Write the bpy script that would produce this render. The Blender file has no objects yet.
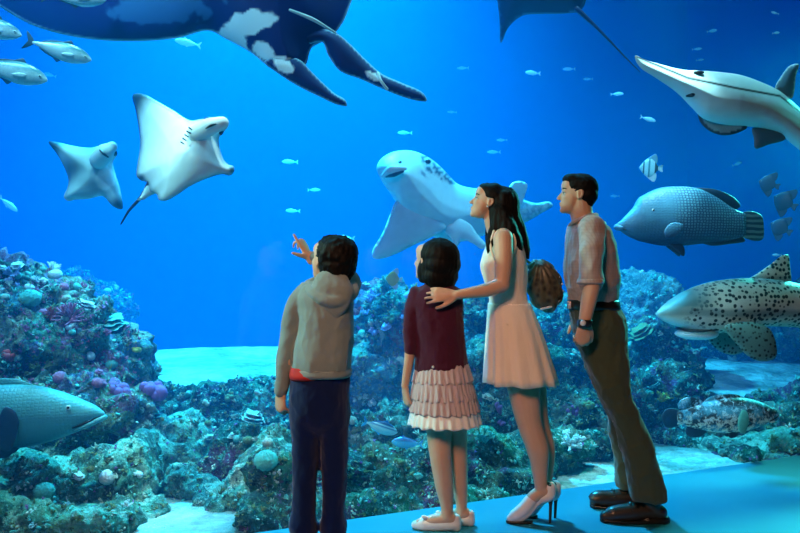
import bpy, bmesh, math, random
import numpy as np
from mathutils import Vector, Matrix, Euler, noise as mnoise
R = math.radians
rnd = random.Random(7)
scene = bpy.context.scene
C = scene.collection

# ---------------------------------------------------------------- camera
F = 800.0                       # focal length in pixels for the 800 px wide frame
CAMZ = 1.25
cd = bpy.data.cameras.new('camera'); cam = bpy.data.objects.new('camera', cd); C.objects.link(cam)
cam.location = (0, 0, CAMZ); cam.rotation_euler = (R(90), 0, 0)
cd.sensor_width = 36; cd.lens = 36; cd.clip_end = 200
scene.camera = cam

# ---------------------------------------------------------------- exposure, world
vs = scene.view_settings
vs.view_transform = 'Standard'; vs.look = 'None'; vs.gamma = 1; vs.use_curve_mapping = False
vs.exposure = 0.0
w = bpy.data.worlds.new('world'); scene.world = w; w.use_nodes = True
w.node_tree.nodes['Background'].inputs[0].default_value = (0.02, 0.05, 0.08, 1)
w.node_tree.nodes['Background'].inputs[1].default_value = 0.15
try:
    cy = scene.cycles
    cy.max_bounces = 8; cy.diffuse_bounces = 3; cy.glossy_bounces = 3; cy.volume_bounces = 1
    cy.transparent_max_bounces = 16; cy.sample_clamp_indirect = 4.0
    cy.volume_step_rate = 4.0; cy.volume_max_steps = 64
except Exception: pass

# tank frame: u runs along the window, v away from it
TA = math.atan(0.462); TO = Vector((-0.70, 3.745, 0))
TU = Vector((math.cos(TA), math.sin(TA), 0)); TV = Vector((-math.sin(TA), math.cos(TA), 0))
def T(u, v, z): return TO + TU*u + TV*v + Vector((0, 0, z))
def P(px, py, d): return Vector(((px-400)/F*d, d, CAMZ-(py-266.5)/F*d))

def lamp(name, kind, loc, target, power, color, size=1.0, size_y=None, spot=60, blend=.6, spread=None):
    l = bpy.data.lights.new(name, kind); l.energy = power; l.color = color
    if kind == 'AREA':
        l.size = size
        if size_y: l.shape = 'RECTANGLE'; l.size_y = size_y
        if spread: l.spread = R(spread)
    elif kind == 'SPOT':
        l.shadow_soft_size = size; l.spot_size = R(spot); l.spot_blend = blend
    o = bpy.data.objects.new(name, l); C.objects.link(o); o.location = loc
    o.rotation_euler = (Vector(target)-Vector(loc)).to_track_quat('-Z', 'Y').to_euler()
    return o
WATER = (0.30, 0.75, 1.0)
# lamps over the tank's open water surface
lamp('tank_flood_lamp', 'SPOT', (-1.7, 9.6, 8.8), (-1.2, 9.0, 0), 40000, (0.07, 0.80, 1.0), .35, spot=80, blend=1)
lamp('tank_flood_lamp', 'SPOT', (-3.4, 6.6, 8.8), (-3.2, 6.6, 0), 300, (0.24, 1.0, 0.66), .3, spot=105, blend=1)
lamp('tank_flood_lamp', 'SPOT', (1.2, 6.4, 8.8), (0.8, 6.6, 0), 220, (0.26, 1.0, 0.62), .3, spot=95, blend=1)
lamp('tank_flood_lamp', 'SPOT', (4.4, 8.2, 8.8), (4.2, 8.2, 0), 280, (0.2, 0.85, 1.0), .3, spot=100, blend=1)
# floods in a row just behind the top of the window, tilted into the tank
lamp('window_flood_lamp', 'AREA', tuple(T(-2.4, .5, 5.2)), tuple(T(-1.6, 4.5, 1.6)), 260, (0.36, 0.88, 1.0), 1.6, .4)
lamp('window_flood_lamp', 'AREA', tuple(T(2.6, .5, 5.2)), tuple(T(3.6, 4.5, 1.4)), 210, (0.33, 0.86, 1.0), 1.6, .4)
# narrow spots, added only to brighten chosen parts of the reef and the sand
for tgt, pw, an, cl in (((-1.98, 4.75, 0), 2000, 19, (.40, 1.0, .80)), ((-1.28, 4.75, -.1), 2400, 12, (1.0, 1.0, .80)), ((-2.45, 10.4, .1), 900, 20, (.7, 1.0, .9)), ((-2.35, 5.8, 1), 1700, 22, (.6, .9, 1.0)), ((-.1, 7.2, 1), 1000, 18, (.3, 1.0, .85)), ((-.45, 5.1, .1), 600, 14, (.35, 1.0, .8)), ((2.7, 9.2, .3), 1100, 18, (.25, 1.0, .8)), ((1.5, 5.1, -.1), 1300, 13, (.85, 1.0, .85)), ((2.12, 5.25, .3), 1300, 13, (.6, 1.0, 1.0)), ((.75, 5.4, .1), 600, 14, (.35, 1.0, .8))):
    lamp('added_pin_spot', 'SPOT', (tgt[0]+.3, tgt[1]-.3, 6.8), tgt, pw, cl, .12, spot=an, blend=.9)
lamp('added_pin_spot', 'SPOT', tuple(T(2.4, .15, 4.6)), (2.12, 5.3, .25), 1100, (.55, 1.0, 1.0), .08, spot=15, blend=.8)  # added to brighten the grouper that the shark above shades
# unseen lamps added inside the tank to rim-light the visitors
lamp('added_rim_lamp', 'SPOT', tuple(T(8.0, 2.0, 3.6)), tuple(T(1.6, -.5, .8)), 4600, (0.08, 0.95, 0.68), .3, spot=36, blend=1)
lamp('added_rim_lamp', 'SPOT', tuple(T(-3.2, 1.4, 3.0)), tuple(T(.9, -.4, 1.0)), 1300, (0.62, 1.0, 0.70), .3, spot=44, blend=1)
# warm ceiling lamp of the visitors' room, behind the camera
lamp('room_ceiling_lamp', 'AREA', (-1.0, 0.3, 2.9), (0.35, 3.85, 0.7), 17, (1.0, 0.50, 0.30), .8, spread=75)
# ---------------------------------------------------------------- helpers
def setp(o, label=None, cat=None, group=None, kind=None):
    if label: o['label'] = label
    if cat: o['category'] = cat
    if group: o['group'] = group
    if kind: o['kind'] = kind
    return o
def empty(name, loc=(0,0,0), label=None, cat=None, group=None):
    o = bpy.data.objects.new(name, None); C.objects.link(o); o.location = loc; o.empty_display_size = .1
    return setp(o, label, cat, group)
def mesh(name, vf, mat=None, parent=None, smooth=True):
    v, f = vf
    me = bpy.data.meshes.new(name)
    me.from_pydata([tuple(p) for p in v], [], [tuple(int(i) for i in q) for q in f]); me.validate(); me.update()
    if smooth: me.polygons.foreach_set('use_smooth', [True]*len(me.polygons))
    if mat: me.materials.append(mat)
    o = bpy.data.objects.new(name, me); C.objects.link(o)
    if parent: o.parent = parent
    return o
def join(*vfs):
    V = []; Fc = []; n = 0
    for v, f in vfs:
        V.append(np.asarray(v, float).reshape(-1, 3)); Fc += [tuple(i+n for i in q) for q in f]; n += len(v)
    return np.vstack(V), Fc
def loft(rings, cap=True, closed=True):
    rings = [np.asarray(r, float) for r in rings]; n = len(rings[0]); V = list(np.vstack(rings)); Fc = []
    for k in range(len(rings)-1):
        a = k*n; b = a+n
        for i in range(n if closed else n-1):
            j = (i+1) % n; Fc.append((a+i, a+j, b+j, b+i))
    if cap:
        for k, rev in ((0, True), (len(rings)-1, False)):
            c = len(V); V.append(rings[k].mean(0)); a = k*n
            for i in range(n):
                j = (i+1) % n
                Fc.append((a+j, a+i, c) if rev else (a+i, a+j, c))
    return np.array(V), Fc
def interp(xs, ys, x):
    """smooth (catmull-rom like, monotone-safe) interpolation of ys over xs"""
    xs = np.asarray(xs, float); ys = np.asarray(ys, float); x = np.asarray(x, float)
    one = ys.ndim == 1
    if one: ys = ys[:, None]
    m = np.zeros_like(ys); h = np.diff(xs)[:, None]; dl = np.diff(ys, axis=0)/h
    m[1:-1] = (dl[:-1]*h[1:]+dl[1:]*h[:-1])/(h[1:]+h[:-1]); m[0] = dl[0]; m[-1] = dl[-1]
    k = np.clip(np.searchsorted(xs, x, side='right')-1, 0, len(xs)-2)
    hh = h[k]; t = ((x-xs[k])[:, None])/hh
    r = (2*t**3-3*t**2+1)*ys[k]+(t**3-2*t**2+t)*hh*m[k]+(-2*t**3+3*t**2)*ys[k+1]+(t**3-t**2)*hh*m[k+1]
    return r[:, 0] if one else r
def spath(pts, n):
    pts = np.array([tuple(p) for p in pts], float); d = np.r_[0, np.cumsum(np.linalg.norm(np.diff(pts, axis=0), axis=1))]
    x = np.linspace(0, d[-1], n); return interp(d, pts, x), d, x
def tube(pts, radii, n=12, seg=None, flat=1.0, up=(0,0,1), round_ends=True):
    """tapered tube through pts; flat scales the radius across 'up'"""
    seg = seg or max(6, 5*len(pts))
    path, d, x = spath(pts, seg); rad = np.interp(x, d, radii) if len(radii) == len(d) else np.full(seg, radii[0])
    tg = np.gradient(path, axis=0); tg /= np.linalg.norm(tg, axis=1)[:, None]+1e-9
    up = np.array(up, float); rings = []; a = np.linspace(0, 2*math.pi, n, endpoint=False)
    prev = None
    L = []
    for k in range(seg):
        t = tg[k]
        b = np.cross(t, up if prev is None else prev)
        if np.linalg.norm(b) < 1e-4: b = np.cross(t, (1, 0, 0.01))
        b /= np.linalg.norm(b); u = np.cross(b, t); prev = u
        L.append((path[k], t, b, u, rad[k]))
    if round_ends:
        p, t, b, u, r = L[0]; p2, t2, b2, u2, r2 = L[-1]
        for q in (.97, .8, .45): rings.append(p - t*r*q + (np.outer(np.cos(a), b)*flat+np.outer(np.sin(a), u))*r*math.sqrt(1-q*q))
    for p, t, b, u, r in L: rings.append(p + (np.outer(np.cos(a), b)*flat+np.outer(np.sin(a), u))*r)
    if round_ends:
        for q in (.45, .8, .97): rings.append(p2 + t2*r2*q + (np.outer(np.cos(a), b2)*flat+np.outer(np.sin(a), u2))*r2*math.sqrt(1-q*q))
    return loft(rings)
def ell(c, r, rot=None, n=20, m=12):
    th = np.linspace(0, math.pi, m+1)[1:-1]; a = np.linspace(0, 2*math.pi, n, endpoint=False)
    rings = [np.c_[np.sin(t)*np.cos(a), np.sin(t)*np.sin(a), np.full(n, -math.cos(t))] for t in th]
    v, f = loft(rings); v[-2] = (0, 0, -1); v[-1] = (0, 0, 1)
    r = (r, r, r) if isinstance(r, (int, float)) else r
    v = v*np.array(r)
    if rot is not None: v = v @ np.array(Euler([R(q) for q in rot]).to_matrix()).T
    return v+np.array(tuple(c)), f
def box(c, s, rot=None):
    v = np.array([(x, y, z) for x in (-.5, .5) for y in (-.5, .5) for z in (-.5, .5)])*np.array(s)
    if rot is not None: v = v @ np.array(Euler([R(q) for q in rot]).to_matrix()).T
    return v+np.array(tuple(c)), [(0,1,3,2),(4,6,7,5),(0,4,5,1),(2,3,7,6),(0,2,6,4),(1,5,7,3)]
def xf(vf, M): 
    v, f = vf; A = np.array(M); return np.asarray(v) @ A[:3, :3].T + A[:3, 3], f
def bake(o):
    dg = bpy.context.evaluated_depsgraph_get(); dg.update(); me = bpy.data.meshes.new_from_object(o.evaluated_get(dg))
    return me
def me_vf(me):
    v = np.empty(len(me.vertices)*3); me.vertices.foreach_get('co', v); return v.reshape(-1, 3), [tuple(p.vertices) for p in me.polygons]
def remesh(vf, vox, smooth=2, factor=.5):
    """fuse overlapping closed pieces into one continuous surface"""
    o = mesh('tmp', vf); m = o.modifiers.new('r', 'REMESH'); m.mode = 'VOXEL'; m.voxel_size = vox; m.use_smooth_shade = True
    if smooth: s = o.modifiers.new('s', 'SMOOTH'); s.factor = factor; s.iterations = smooth
    me = bake(o); r = me_vf(me); bpy.data.objects.remove(o); bpy.data.meshes.remove(me); return r
def fbm(p, scale, seed=0, oct=4):
    o = Vector((seed*17.3, seed*5.1, -seed*9.7))
    return np.array([mnoise.fractal(Vector(q)*scale+o, 1.0, 2.1, oct) for q in p])
def vnormals(vf):
    v, f = vf; N = np.zeros_like(v)
    q4 = np.array([q for q in f if len(q) == 4], int).reshape(-1, 4); q3 = np.array([q for q in f if len(q) == 3], int).reshape(-1, 3)
    for q in (q4, q3):
        if len(q):
            nn = np.cross(v[q[:, 2]]-v[q[:, 0]], v[q[:, -1]]-v[q[:, 1]]) if q.shape[1] == 4 else np.cross(v[q[:, 1]]-v[q[:, 0]], v[q[:, 2]]-v[q[:, 0]])
            for k in range(q.shape[1]): np.add.at(N, q[:, k], nn)
    return N/(np.linalg.norm(N, axis=1)[:, None]+1e-12)
def sheet(outline, thick, nsub=0, bulge=True):
    """outline: closed 2-D polygon (x,z) -> lens-like solid fin around y=0"""
    o = np.array(outline, float); c = o.mean(0); rings = []
    fr = (1, .97, .8, .5, .2)
    up = [np.c_[c[0]+(o[:, 0]-c[0])*k, np.full(len(o), thick*math.sqrt(max(0, 1-k*k))), c[1]+(o[:, 1]-c[1])*k] for k in fr[::-1]]
    dn = [np.c_[r[:, 0], -r[:, 1], r[:, 2]] for r in up[::-1]][1:]
    return loft(up+dn)
# ---- node materials
class NT:
    def __init__(s, name):
        s.m = bpy.data.materials.new(name); s.m.use_nodes = True; s.t = s.m.node_tree; s.n = s.t.nodes; s.b = s.n['Principled BSDF']; s.out = s.n['Material Output']
    def add(s, typ, **kw):
        n = s.n.new(typ)
        for k, v in kw.items():
            if k in n.inputs: s.put(n.inputs[k], v)
            else: setattr(n, k, v)
        return n
    def put(s, inp, v):
        if isinstance(v, bpy.types.NodeSocket): s.t.links.new(v, inp)
        else:
            if inp.type == 'RGBA' and len(v) == 3: v = (*v, 1)
            inp.default_value = v
    def co(s, kind='Object'): return s.add('ShaderNodeTexCoord').outputs[kind]
    def map(s, vec, scale=(1,1,1), loc=(0,0,0), rot=(0,0,0)):
        n = s.add('ShaderNodeMapping', Vector=vec); n.inputs['Scale'].default_value = scale; n.inputs['Location'].default_value = loc; n.inputs['Rotation'].default_value = rot; return n.outputs[0]
    def noise(s, vec, scale, detail=4, rough=.55, out='Fac', dist=0):
        return s.add('ShaderNodeTexNoise', Vector=vec, Scale=scale, Detail=detail, Roughness=rough, Distortion=dist).outputs[out]
    def voro(s, vec, scale, feature='F1', out='Distance', rand=1.0):
        n = s.add('ShaderNodeTexVoronoi', Vector=vec, Scale=scale, feature=feature); n.inputs['Randomness'].default_value = rand; return n.outputs[out]
    def ramp(s, fac, stops, interp='LINEAR'):
        n = s.add('ShaderNodeValToRGB', Fac=fac); r = n.color_ramp; r.interpolation = interp
        while len(r.elements) < len(stops): r.elements.new(.5)
        for e, (p, c) in zip(r.elements, stops): e.position = p; e.color = (*c, 1) if len(c) == 3 else c
        return n.outputs[0]
    def grey(s, fac, a, b):
        n = s.add('ShaderNodeMapRange'); s.put(n.inputs[0], fac); n.inputs[1].default_value = a; n.inputs[2].default_value = b; n.clamp = True; return n.outputs[0]
    def mix(s, fac, a, b, mode='MIX'):
        n = s.add('ShaderNodeMix', data_type='RGBA', blend_type=mode); s.put(n.inputs[0], fac); s.put(n.inputs[6], a); s.put(n.inputs[7], b); return n.outputs[2]
    def math(s, op, a, b=0.0, clamp=False):
        n = s.add('ShaderNodeMath', operation=op, use_clamp=clamp); s.put(n.inputs[0], a); s.put(n.inputs[1], b); return n.outputs[0]
    def sep(s, vec):
        n = s.add('ShaderNodeSeparateXYZ', Vector=vec); return n.outputs
    def base(s, c, rough=.6, spec=.3, sheen=0):
        s.put(s.b.inputs['Base Color'], c); s.put(s.b.inputs['Roughness'], rough); s.put(s.b.inputs['Specular IOR Level'], spec)
        if sheen: s.b.inputs['Sheen Weight'].default_value = sheen
        return s
    def bump(s, h, strength=.3, dist=.01):
        n = s.add('ShaderNodeBump', Height=h, Strength=strength, Distance=dist); s.t.links.new(n.outputs[0], s.b.inputs['Normal']); return s
def plain(name, col, rough=.6, spec=.3, var=.12, scale=30, bump=0):
    t = NT(name); co = t.co(); nz = t.noise(co, scale)
    t.base(t.mix(nz, tuple(c*(1-var) for c in col), tuple(min(1, c*(1+var)) for c in col)), rough, spec)
    if bump: t.bump(nz, bump, .004)
    return t.m
# ---------------------------------------------------------------- room shell and tank
def quadbox(name, u0, u1, v0, v1, z0, z1, mat):
    vs_ = [tuple(T(u, v, z)) for u in (u0, u1) for v in (v0, v1) for z in (z0, z1)]
    return setp(mesh(name, (vs_, [(0,1,3,2),(4,6,7,5),(0,4,5,1),(2,3,7,6),(0,2,6,4),(1,5,7,3)]), mat, smooth=False), kind='structure')
t = NT('blue_floor'); co = t.co(); nz = t.noise(co, 3, 5); n2 = t.noise(co, 160, 3)
t.base(t.mix(nz, (.012,.19,.27), (.018,.25,.34)), .55, .3).bump(n2, .15, .003); M_floor = t.m
M_dark = plain('dark_paint', (.05,.06,.08), .8)
t = NT('tank_blue_wall'); co = t.co(); nz = t.noise(co, .5, 4)
t.base(t.mix(nz, (.002,.20,.80), (.003,.24,.88)), .95, 0); M_back = t.m
t = NT('sand'); co = t.co(); nz = t.noise(co, 2.2, 6); n2 = t.noise(co, 60, 4)
t.base(t.mix(t.grey(t.noise(co, 1.6, 7, .7), .40, .60), (.16,.19,.16), (.55,.58,.52)), .9, .1).bump(t.math('ADD', t.noise(co, 7, 5), t.math('MULTIPLY', n2, .15)), 1, .12); M_sand = t.m
t = NT('window_acrylic'); n = t.n
tr = t.add('ShaderNodeBsdfTransparent'); tr.inputs[0].default_value = (.96,.99,1,1)
gl = t.add('ShaderNodeBsdfGlossy'); gl.inputs['Roughness'].default_value = .02
ge = t.add('ShaderNodeNewGeometry'); dt = t.add('ShaderNodeVectorMath', operation='DOT_PRODUCT'); t.t.links.new(ge.outputs['Normal'], dt.inputs[0]); t.t.links.new(ge.outputs['Incoming'], dt.inputs[1])
sch = t.math('ADD', .02, t.math('MULTIPLY', .9, t.math('POWER', t.math('SUBTRACT', 1.0, t.math('ABSOLUTE', dt.outputs['Value'])), 5.0)))
mx = t.add('ShaderNodeMixShader'); t.put(mx.inputs[0], sch); t.t.links.new(tr.outputs[0], mx.inputs[1]); t.t.links.new(gl.outputs[0], mx.inputs[2])
t.t.links.new(mx.outputs[0], t.out.inputs[0]); M_acr = t.m
t = NT('water'); t.n.remove(t.b)
sc_ = t.add('ShaderNodeVolumeScatter'); sc_.inputs['Color'].default_value = (.008,.42,1,1); sc_.inputs['Density'].default_value = .040; sc_.inputs['Anisotropy'].default_value = .25
ab = t.add('ShaderNodeVolumeAbsorption'); ab.inputs['Color'].default_value = (.06,.64,1,1); ab.inputs['Density'].default_value = .13
ad = t.add('ShaderNodeAddShader'); t.t.links.new(sc_.outputs[0], ad.inputs[0]); t.t.links.new(ab.outputs[0], ad.inputs[1]); t.t.links.new(ad.outputs[0], t.out.inputs['Volume']); M_water = t.m

U0, U1, VB, ZT = -7, 15, 12.5, 9.4
quadbox('floor', -4, 9, -9, 0, -.3, 0, M_floor)
quadbox('window_1', -4, 9, .0, .035, -.25, 3.9, M_acr)
quadbox('wall_lintel', -4, 9, -.3, -.01, 3.9, 5, M_dark)
quadbox('ceiling', -4, 9, -9, -.3, 3.9, 4.1, M_dark)
quadbox('wall_rear', -4, 9, -9.2, -9, -.3, 4.1, M_dark)
quadbox('wall_tank_back', U0, U1, VB, VB+.3, -1.6, ZT, M_back)
quadbox('wall_tank_left', U0-.3, U0, .04, VB, -1.6, ZT, M_back)
quadbox('wall_tank_right', U1, U1+.3, .04, VB, -1.6, ZT, M_back)
# sandy tank floor, gently rolling
nu, nv = 150, 90; V = []
for j in range(nv+1):
    for i in range(nu+1):
        u = U0+(U1-U0)*i/nu; v = .04+(VB-.04)*j/nv; p = T(u, v, 0)
        S_ = lambda a, b: (lambda q: q*q*(3-2*q))(min(1, max(0, (v-a)/(b-a))))
        p.z = -.13+.27*S_(1.8, 5.2)-1.2*S_(7, 9.5)+.05*mnoise.fractal(p*.6, 1, 2, 3)*min(1, v/1.5)+.015*mnoise.noise(p*3)*min(1, v)
        V.append(tuple(p))
setp(mesh('floor_tank_sand', (V, [(j*(nu+1)+i, j*(nu+1)+i+1, (j+1)*(nu+1)+i+1, (j+1)*(nu+1)+i) for j in range(nv) for i in range(nu)]), M_sand), kind='structure')
wb = quadbox('water', U0+.01, U1-.01, .04, VB-.01, -1.5, ZT-.25, M_water); wb['kind'] = 'stuff'; wb['label'] = 'clear blue water filling the big aquarium tank'; wb['category'] = 'water'
# ---------------------------------------------------------------- reef rockwork and corals
from mathutils.bvhtree import BVHTree
def reef_mat(name, tint, cols, seed=0.0):
    """mottled living rock: patches of crust in several colours over dark stone"""
    t = NT(name); co = t.map(t.co(), loc=(seed, seed*.7, -seed)); wob = t.noise(co, 5, 3, out='Color')
    cw = t.mix(.12, co, wob, 'ADD')
    cell = t.voro(cw, 4.5, out='Color'); cr = t.sep(cell)[0]; cell2 = t.voro(cw, 12, out='Color'); cg = t.sep(cell2)[1]
    n1 = t.noise(co, 3, 5); n2 = t.noise(co, 16, 5, .65); n3 = t.noise(co, 45, 4, .7)
    stops = [(i/len(cols), c) for i, c in enumerate(cols)]
    a = t.ramp(cr, stops, 'CONSTANT'); b = t.ramp(cg, stops, 'CONSTANT')
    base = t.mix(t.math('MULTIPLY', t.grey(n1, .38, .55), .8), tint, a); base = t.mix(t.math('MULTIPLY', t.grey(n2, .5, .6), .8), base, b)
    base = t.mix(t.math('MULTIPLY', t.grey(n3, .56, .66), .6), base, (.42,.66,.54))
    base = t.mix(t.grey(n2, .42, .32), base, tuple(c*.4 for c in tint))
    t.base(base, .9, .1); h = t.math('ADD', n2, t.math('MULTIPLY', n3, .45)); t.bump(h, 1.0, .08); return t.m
DK = (.025,.05,.045)
M_reefA = reef_mat('living_rock', DK, [(.10,.30,.22),(.26,.30,.17),(.34,.10,.16),(.10,.24,.30),(.42,.42,.30),(.14,.36,.26),(.22,.18,.34),(.24,.24,.12)])
M_reefB = reef_mat('green_rock', (.05,.10,.07), [(.16,.46,.32),(.32,.56,.40),(.10,.30,.22),(.44,.56,.42),(.12,.24,.20),(.26,.40,.22)], 3.1)
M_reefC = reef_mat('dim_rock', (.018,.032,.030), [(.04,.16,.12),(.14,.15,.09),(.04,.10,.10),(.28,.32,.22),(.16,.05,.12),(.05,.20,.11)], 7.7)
M_reefD = reef_mat('blue_grey_rock', (.05,.10,.10), [(.14,.22,.21),(.20,.28,.26),(.09,.16,.16),(.30,.36,.33)], 5.2)
REEFS = []
def reef(name, label, blobs, mat, seed, vox=.035, amp=.115, group=None):
    """blobs: (px, py, d, rx_px, rz_px, ry_metres): boulders fused into one rock, then eroded by noise"""
    r_ = random.Random(seed); ps = []
    for (px, py, d, rx, rz, ry) in blobs:
        c = P(px, py, d); s = d/F; ps.append(ell(c, (rx*s, ry, rz*s), rot=(r_.uniform(-12,12), r_.uniform(-12,12), r_.uniform(-20,20)), n=20, m=12))
        for k in range(7):
            a = r_.uniform(0, 2*math.pi); e = r_.uniform(-.2, 1.1); q = r_.uniform(.22, .42)
            ps.append(ell(c+Vector((rx*s*.85*math.cos(a)*math.cos(e), ry*.85*math.sin(a)*math.cos(e), rz*s*.85*math.sin(e))), (rx*s*q+.03, ry*q+.03, rz*s*q*.9+.03), rot=(r_.uniform(-40,40),)*3, n=12, m=8))
    v, f = remesh(join(*ps), vox, 2, .5); N = vnormals((v, f))
    d1 = fbm(v, 2.6, seed, 4); d2 = 1-np.abs(fbm(v, 6.5, seed+1, 3))*2.2; d3 = fbm(v, 17, seed+2, 3)
    v = v+N*(amp*(d1*.9+(d2-.6)*.42+d3*.40))[:, None]
    o = mesh(name, (v, f), mat); setp(o, label, 'reef rock', group)
    REEFS.append((o, BVHTree.FromPolygons([tuple(p) for p in v], f))); return o
reef('reef_rock', 'tall coral-covered rock mound at the left edge of the tank', [(-50,395,5.6,95,130,.5),(15,375,5.7,55,100,.5),(48,335,5.8,34,62,.4),(80,360,5.7,46,58,.45),(112,365,5.8,34,42,.4),(60,440,5.4,95,60,.5),(-90,330,6.2,80,90,.5)], M_reefA, 11, .03)
reef('reef_rock', 'low pale green encrusted boulders at the bottom left corner', [(-10,520,4.6,70,52,.35),(52,505,4.65,52,46,.30),(108,500,4.75,46,52,.30),(128,532,4.5,36,40,.25),(10,532,4.15,50,26,.15),(80,534,4.15,50,22,.15)], M_reefB, 12, .026, .07)
reef('reef_rock', 'dark rock ridge below the bright sand patch left of the boy', [(150,425,6.3,56,38,.4),(205,425,6.35,54,42,.4),(258,425,6.3,50,44,.4),(300,420,6.4,44,42,.4),(175,455,5.9,60,34,.35)], M_reefC, 13, .03)
reef('reef_rock', 'round green boulder standing near the boy in grey', [(268,480,4.95,38,46,.28),(236,505,4.75,30,28,.22),(300,500,4.9,34,34,.25)], M_reefB, 14, .024, .055)
reef('reef_rock', 'small pale rock rising from the white sand at the bottom', [(186,486,4.9,22,15,.15),(205,495,4.8,16,12,.12)], M_reefB, 15, .02, .045)
reef('reef_rock', 'tall coral mound between the boy and the girl', [(372,345,7.2,58,62,.6),(352,385,6.9,62,66,.55),(392,330,7.3,40,50,.5),(415,370,6.9,60,70,.5),(440,335,7.4,45,40,.5)], M_reefA, 16, .034)
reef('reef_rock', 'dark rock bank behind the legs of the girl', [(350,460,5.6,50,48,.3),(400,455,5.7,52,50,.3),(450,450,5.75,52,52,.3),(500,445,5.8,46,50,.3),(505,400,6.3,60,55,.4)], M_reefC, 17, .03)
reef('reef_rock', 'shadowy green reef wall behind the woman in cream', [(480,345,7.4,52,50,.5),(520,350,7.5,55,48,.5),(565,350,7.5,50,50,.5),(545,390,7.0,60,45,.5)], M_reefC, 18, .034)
reef('reef_rock', 'pale blue domed rock just right of the man', [(640,312,9.2,40,42,.6),(668,325,9.2,34,26,.5),(610,330,9.2,32,30,.5)], M_reefD, 19, .045)
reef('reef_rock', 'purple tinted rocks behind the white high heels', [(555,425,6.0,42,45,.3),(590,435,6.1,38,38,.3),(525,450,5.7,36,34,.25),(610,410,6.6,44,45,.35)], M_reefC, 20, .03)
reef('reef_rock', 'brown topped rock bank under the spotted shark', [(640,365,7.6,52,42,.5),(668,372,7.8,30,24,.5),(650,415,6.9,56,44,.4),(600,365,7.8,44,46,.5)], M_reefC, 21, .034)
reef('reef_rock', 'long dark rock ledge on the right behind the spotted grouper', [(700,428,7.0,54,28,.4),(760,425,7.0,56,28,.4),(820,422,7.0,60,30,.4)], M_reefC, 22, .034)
reef('reef_rock', 'low flat rock on the sand at the far right', [(745,452,6.0,40,10,.3),(800,445,6.1,50,12,.3)], M_reefB, 23, .03, .05)
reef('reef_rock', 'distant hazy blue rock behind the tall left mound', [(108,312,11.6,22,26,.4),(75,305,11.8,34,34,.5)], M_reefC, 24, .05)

reef('reef_rock', 'teal boulders between the pale small rock and the bottom left corner', [(20,470,5.1,60,36,.3),(85,462,5.3,50,36,.3),(128,485,4.8,30,46,.25),(140,455,5.4,44,34,.3),(185,450,5.6,40,30,.3)], M_reefB, 25, .028, .06)
reef('reef_rock', 'dark rocks between the white sand patch and the legs of the boy', [(240,462,5.2,36,38,.25),(285,500,4.5,36,42,.2),(322,490,4.7,42,42,.25),(262,525,4.25,24,28,.15)], M_reefC, 26, .026, .06)
reef('reef_rock', 'low rocks along the window behind the shoes of the girl', [(355,488,4.75,40,34,.2),(400,480,4.85,44,34,.2),(440,470,4.95,44,38,.22),(485,468,5.05,40,36,.2),(525,462,5.2,34,34,.2),(380,510,4.45,40,20,.12),(450,498,4.6,46,20,.12),(510,488,4.8,36,18,.12)], M_reefC, 27, .026, .05)
reef('reef_rock', 'tawny rocks low behind the ankles of the woman', [(550,455,5.5,36,26,.2),(590,446,5.9,38,26,.25)], M_reefC, 28, .026, .05)
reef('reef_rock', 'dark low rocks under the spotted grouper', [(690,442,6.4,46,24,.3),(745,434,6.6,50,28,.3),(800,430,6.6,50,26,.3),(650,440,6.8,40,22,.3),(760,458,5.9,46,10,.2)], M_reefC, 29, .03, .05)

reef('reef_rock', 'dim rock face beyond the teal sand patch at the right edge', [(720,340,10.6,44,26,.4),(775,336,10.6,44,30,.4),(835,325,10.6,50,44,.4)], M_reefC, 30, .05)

def surf(px, py, lift=0.0):
    """first rock surface seen through a picture point: position and normal"""
    o = cam.location; dr = (P(px, py, 5)-o).normalized(); best = None
    for ob, bv in REEFS:
        h = bv.ray_cast(o, dr)
        if h[0] is not None and (best is None or h[3] < best[3]): best = h
    if best is None: return None
    n = best[1]; n = n if n.dot(dr) < 0 else -n
    return best[0]+n*lift, n
def colmat(name, c1, c2, sc=30, rough=.8, bump=.5):
    t = NT(name); co = t.co(); n_ = t.noise(co, sc, 4); t.base(t.mix(t.grey(n_, .35, .65), c1, c2), rough, .2).bump(n_, bump, .01); return t.m
M_pink = colmat('pink_coral', (.42,.07,.16), (.62,.20,.30)); M_mauve = colmat('mauve_sponge', (.24,.06,.22), (.42,.16,.36)); M_creamc = colmat('cream_coral', (.28,.27,.20), (.58,.56,.44))
M_tealc = colmat('teal_coral', (.05,.26,.22), (.20,.55,.45)); M_yel = colmat('yellow_coral', (.50,.42,.05), (.68,.58,.15)); M_redc = colmat('red_coral', (.40,.03,.04), (.60,.08,.07)); M_whitec = colmat('white_coral', (.45,.50,.50), (.85,.86,.84)); M_bluec = colmat('lavender_coral', (.28,.30,.55), (.45,.48,.75)); M_olive = colmat('olive_coral', (.08,.10,.04), (.24,.26,.11))
def frame_from(n): return Vector(n).to_track_quat('Z', 'X').to_matrix().to_4x4()
def g_branch(r_):
    ps = []
    for k in range(15):
        a = r_.uniform(0, 6.28); e = r_.uniform(.2, 1.35); L = r_.uniform(.7, 1.05); d = Vector((math.cos(a)*math.cos(e), math.sin(a)*math.cos(e), math.sin(e)))
        m = d*L*.55+Vector((r_.uniform(-.1,.1), r_.uniform(-.1,.1), .08)); ps.append(tube([(0,0,-.1), m, d*L], [.13,.10,.07], 7, 7))
        for q in range(2):
            d2 = (d+Vector((r_.uniform(-.7,.7), r_.uniform(-.7,.7), r_.uniform(-.2,.6)))).normalized(); ps.append(tube([m, m+d2*.4], [.08,.05], 6, 5))
    return join(*ps)
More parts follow.
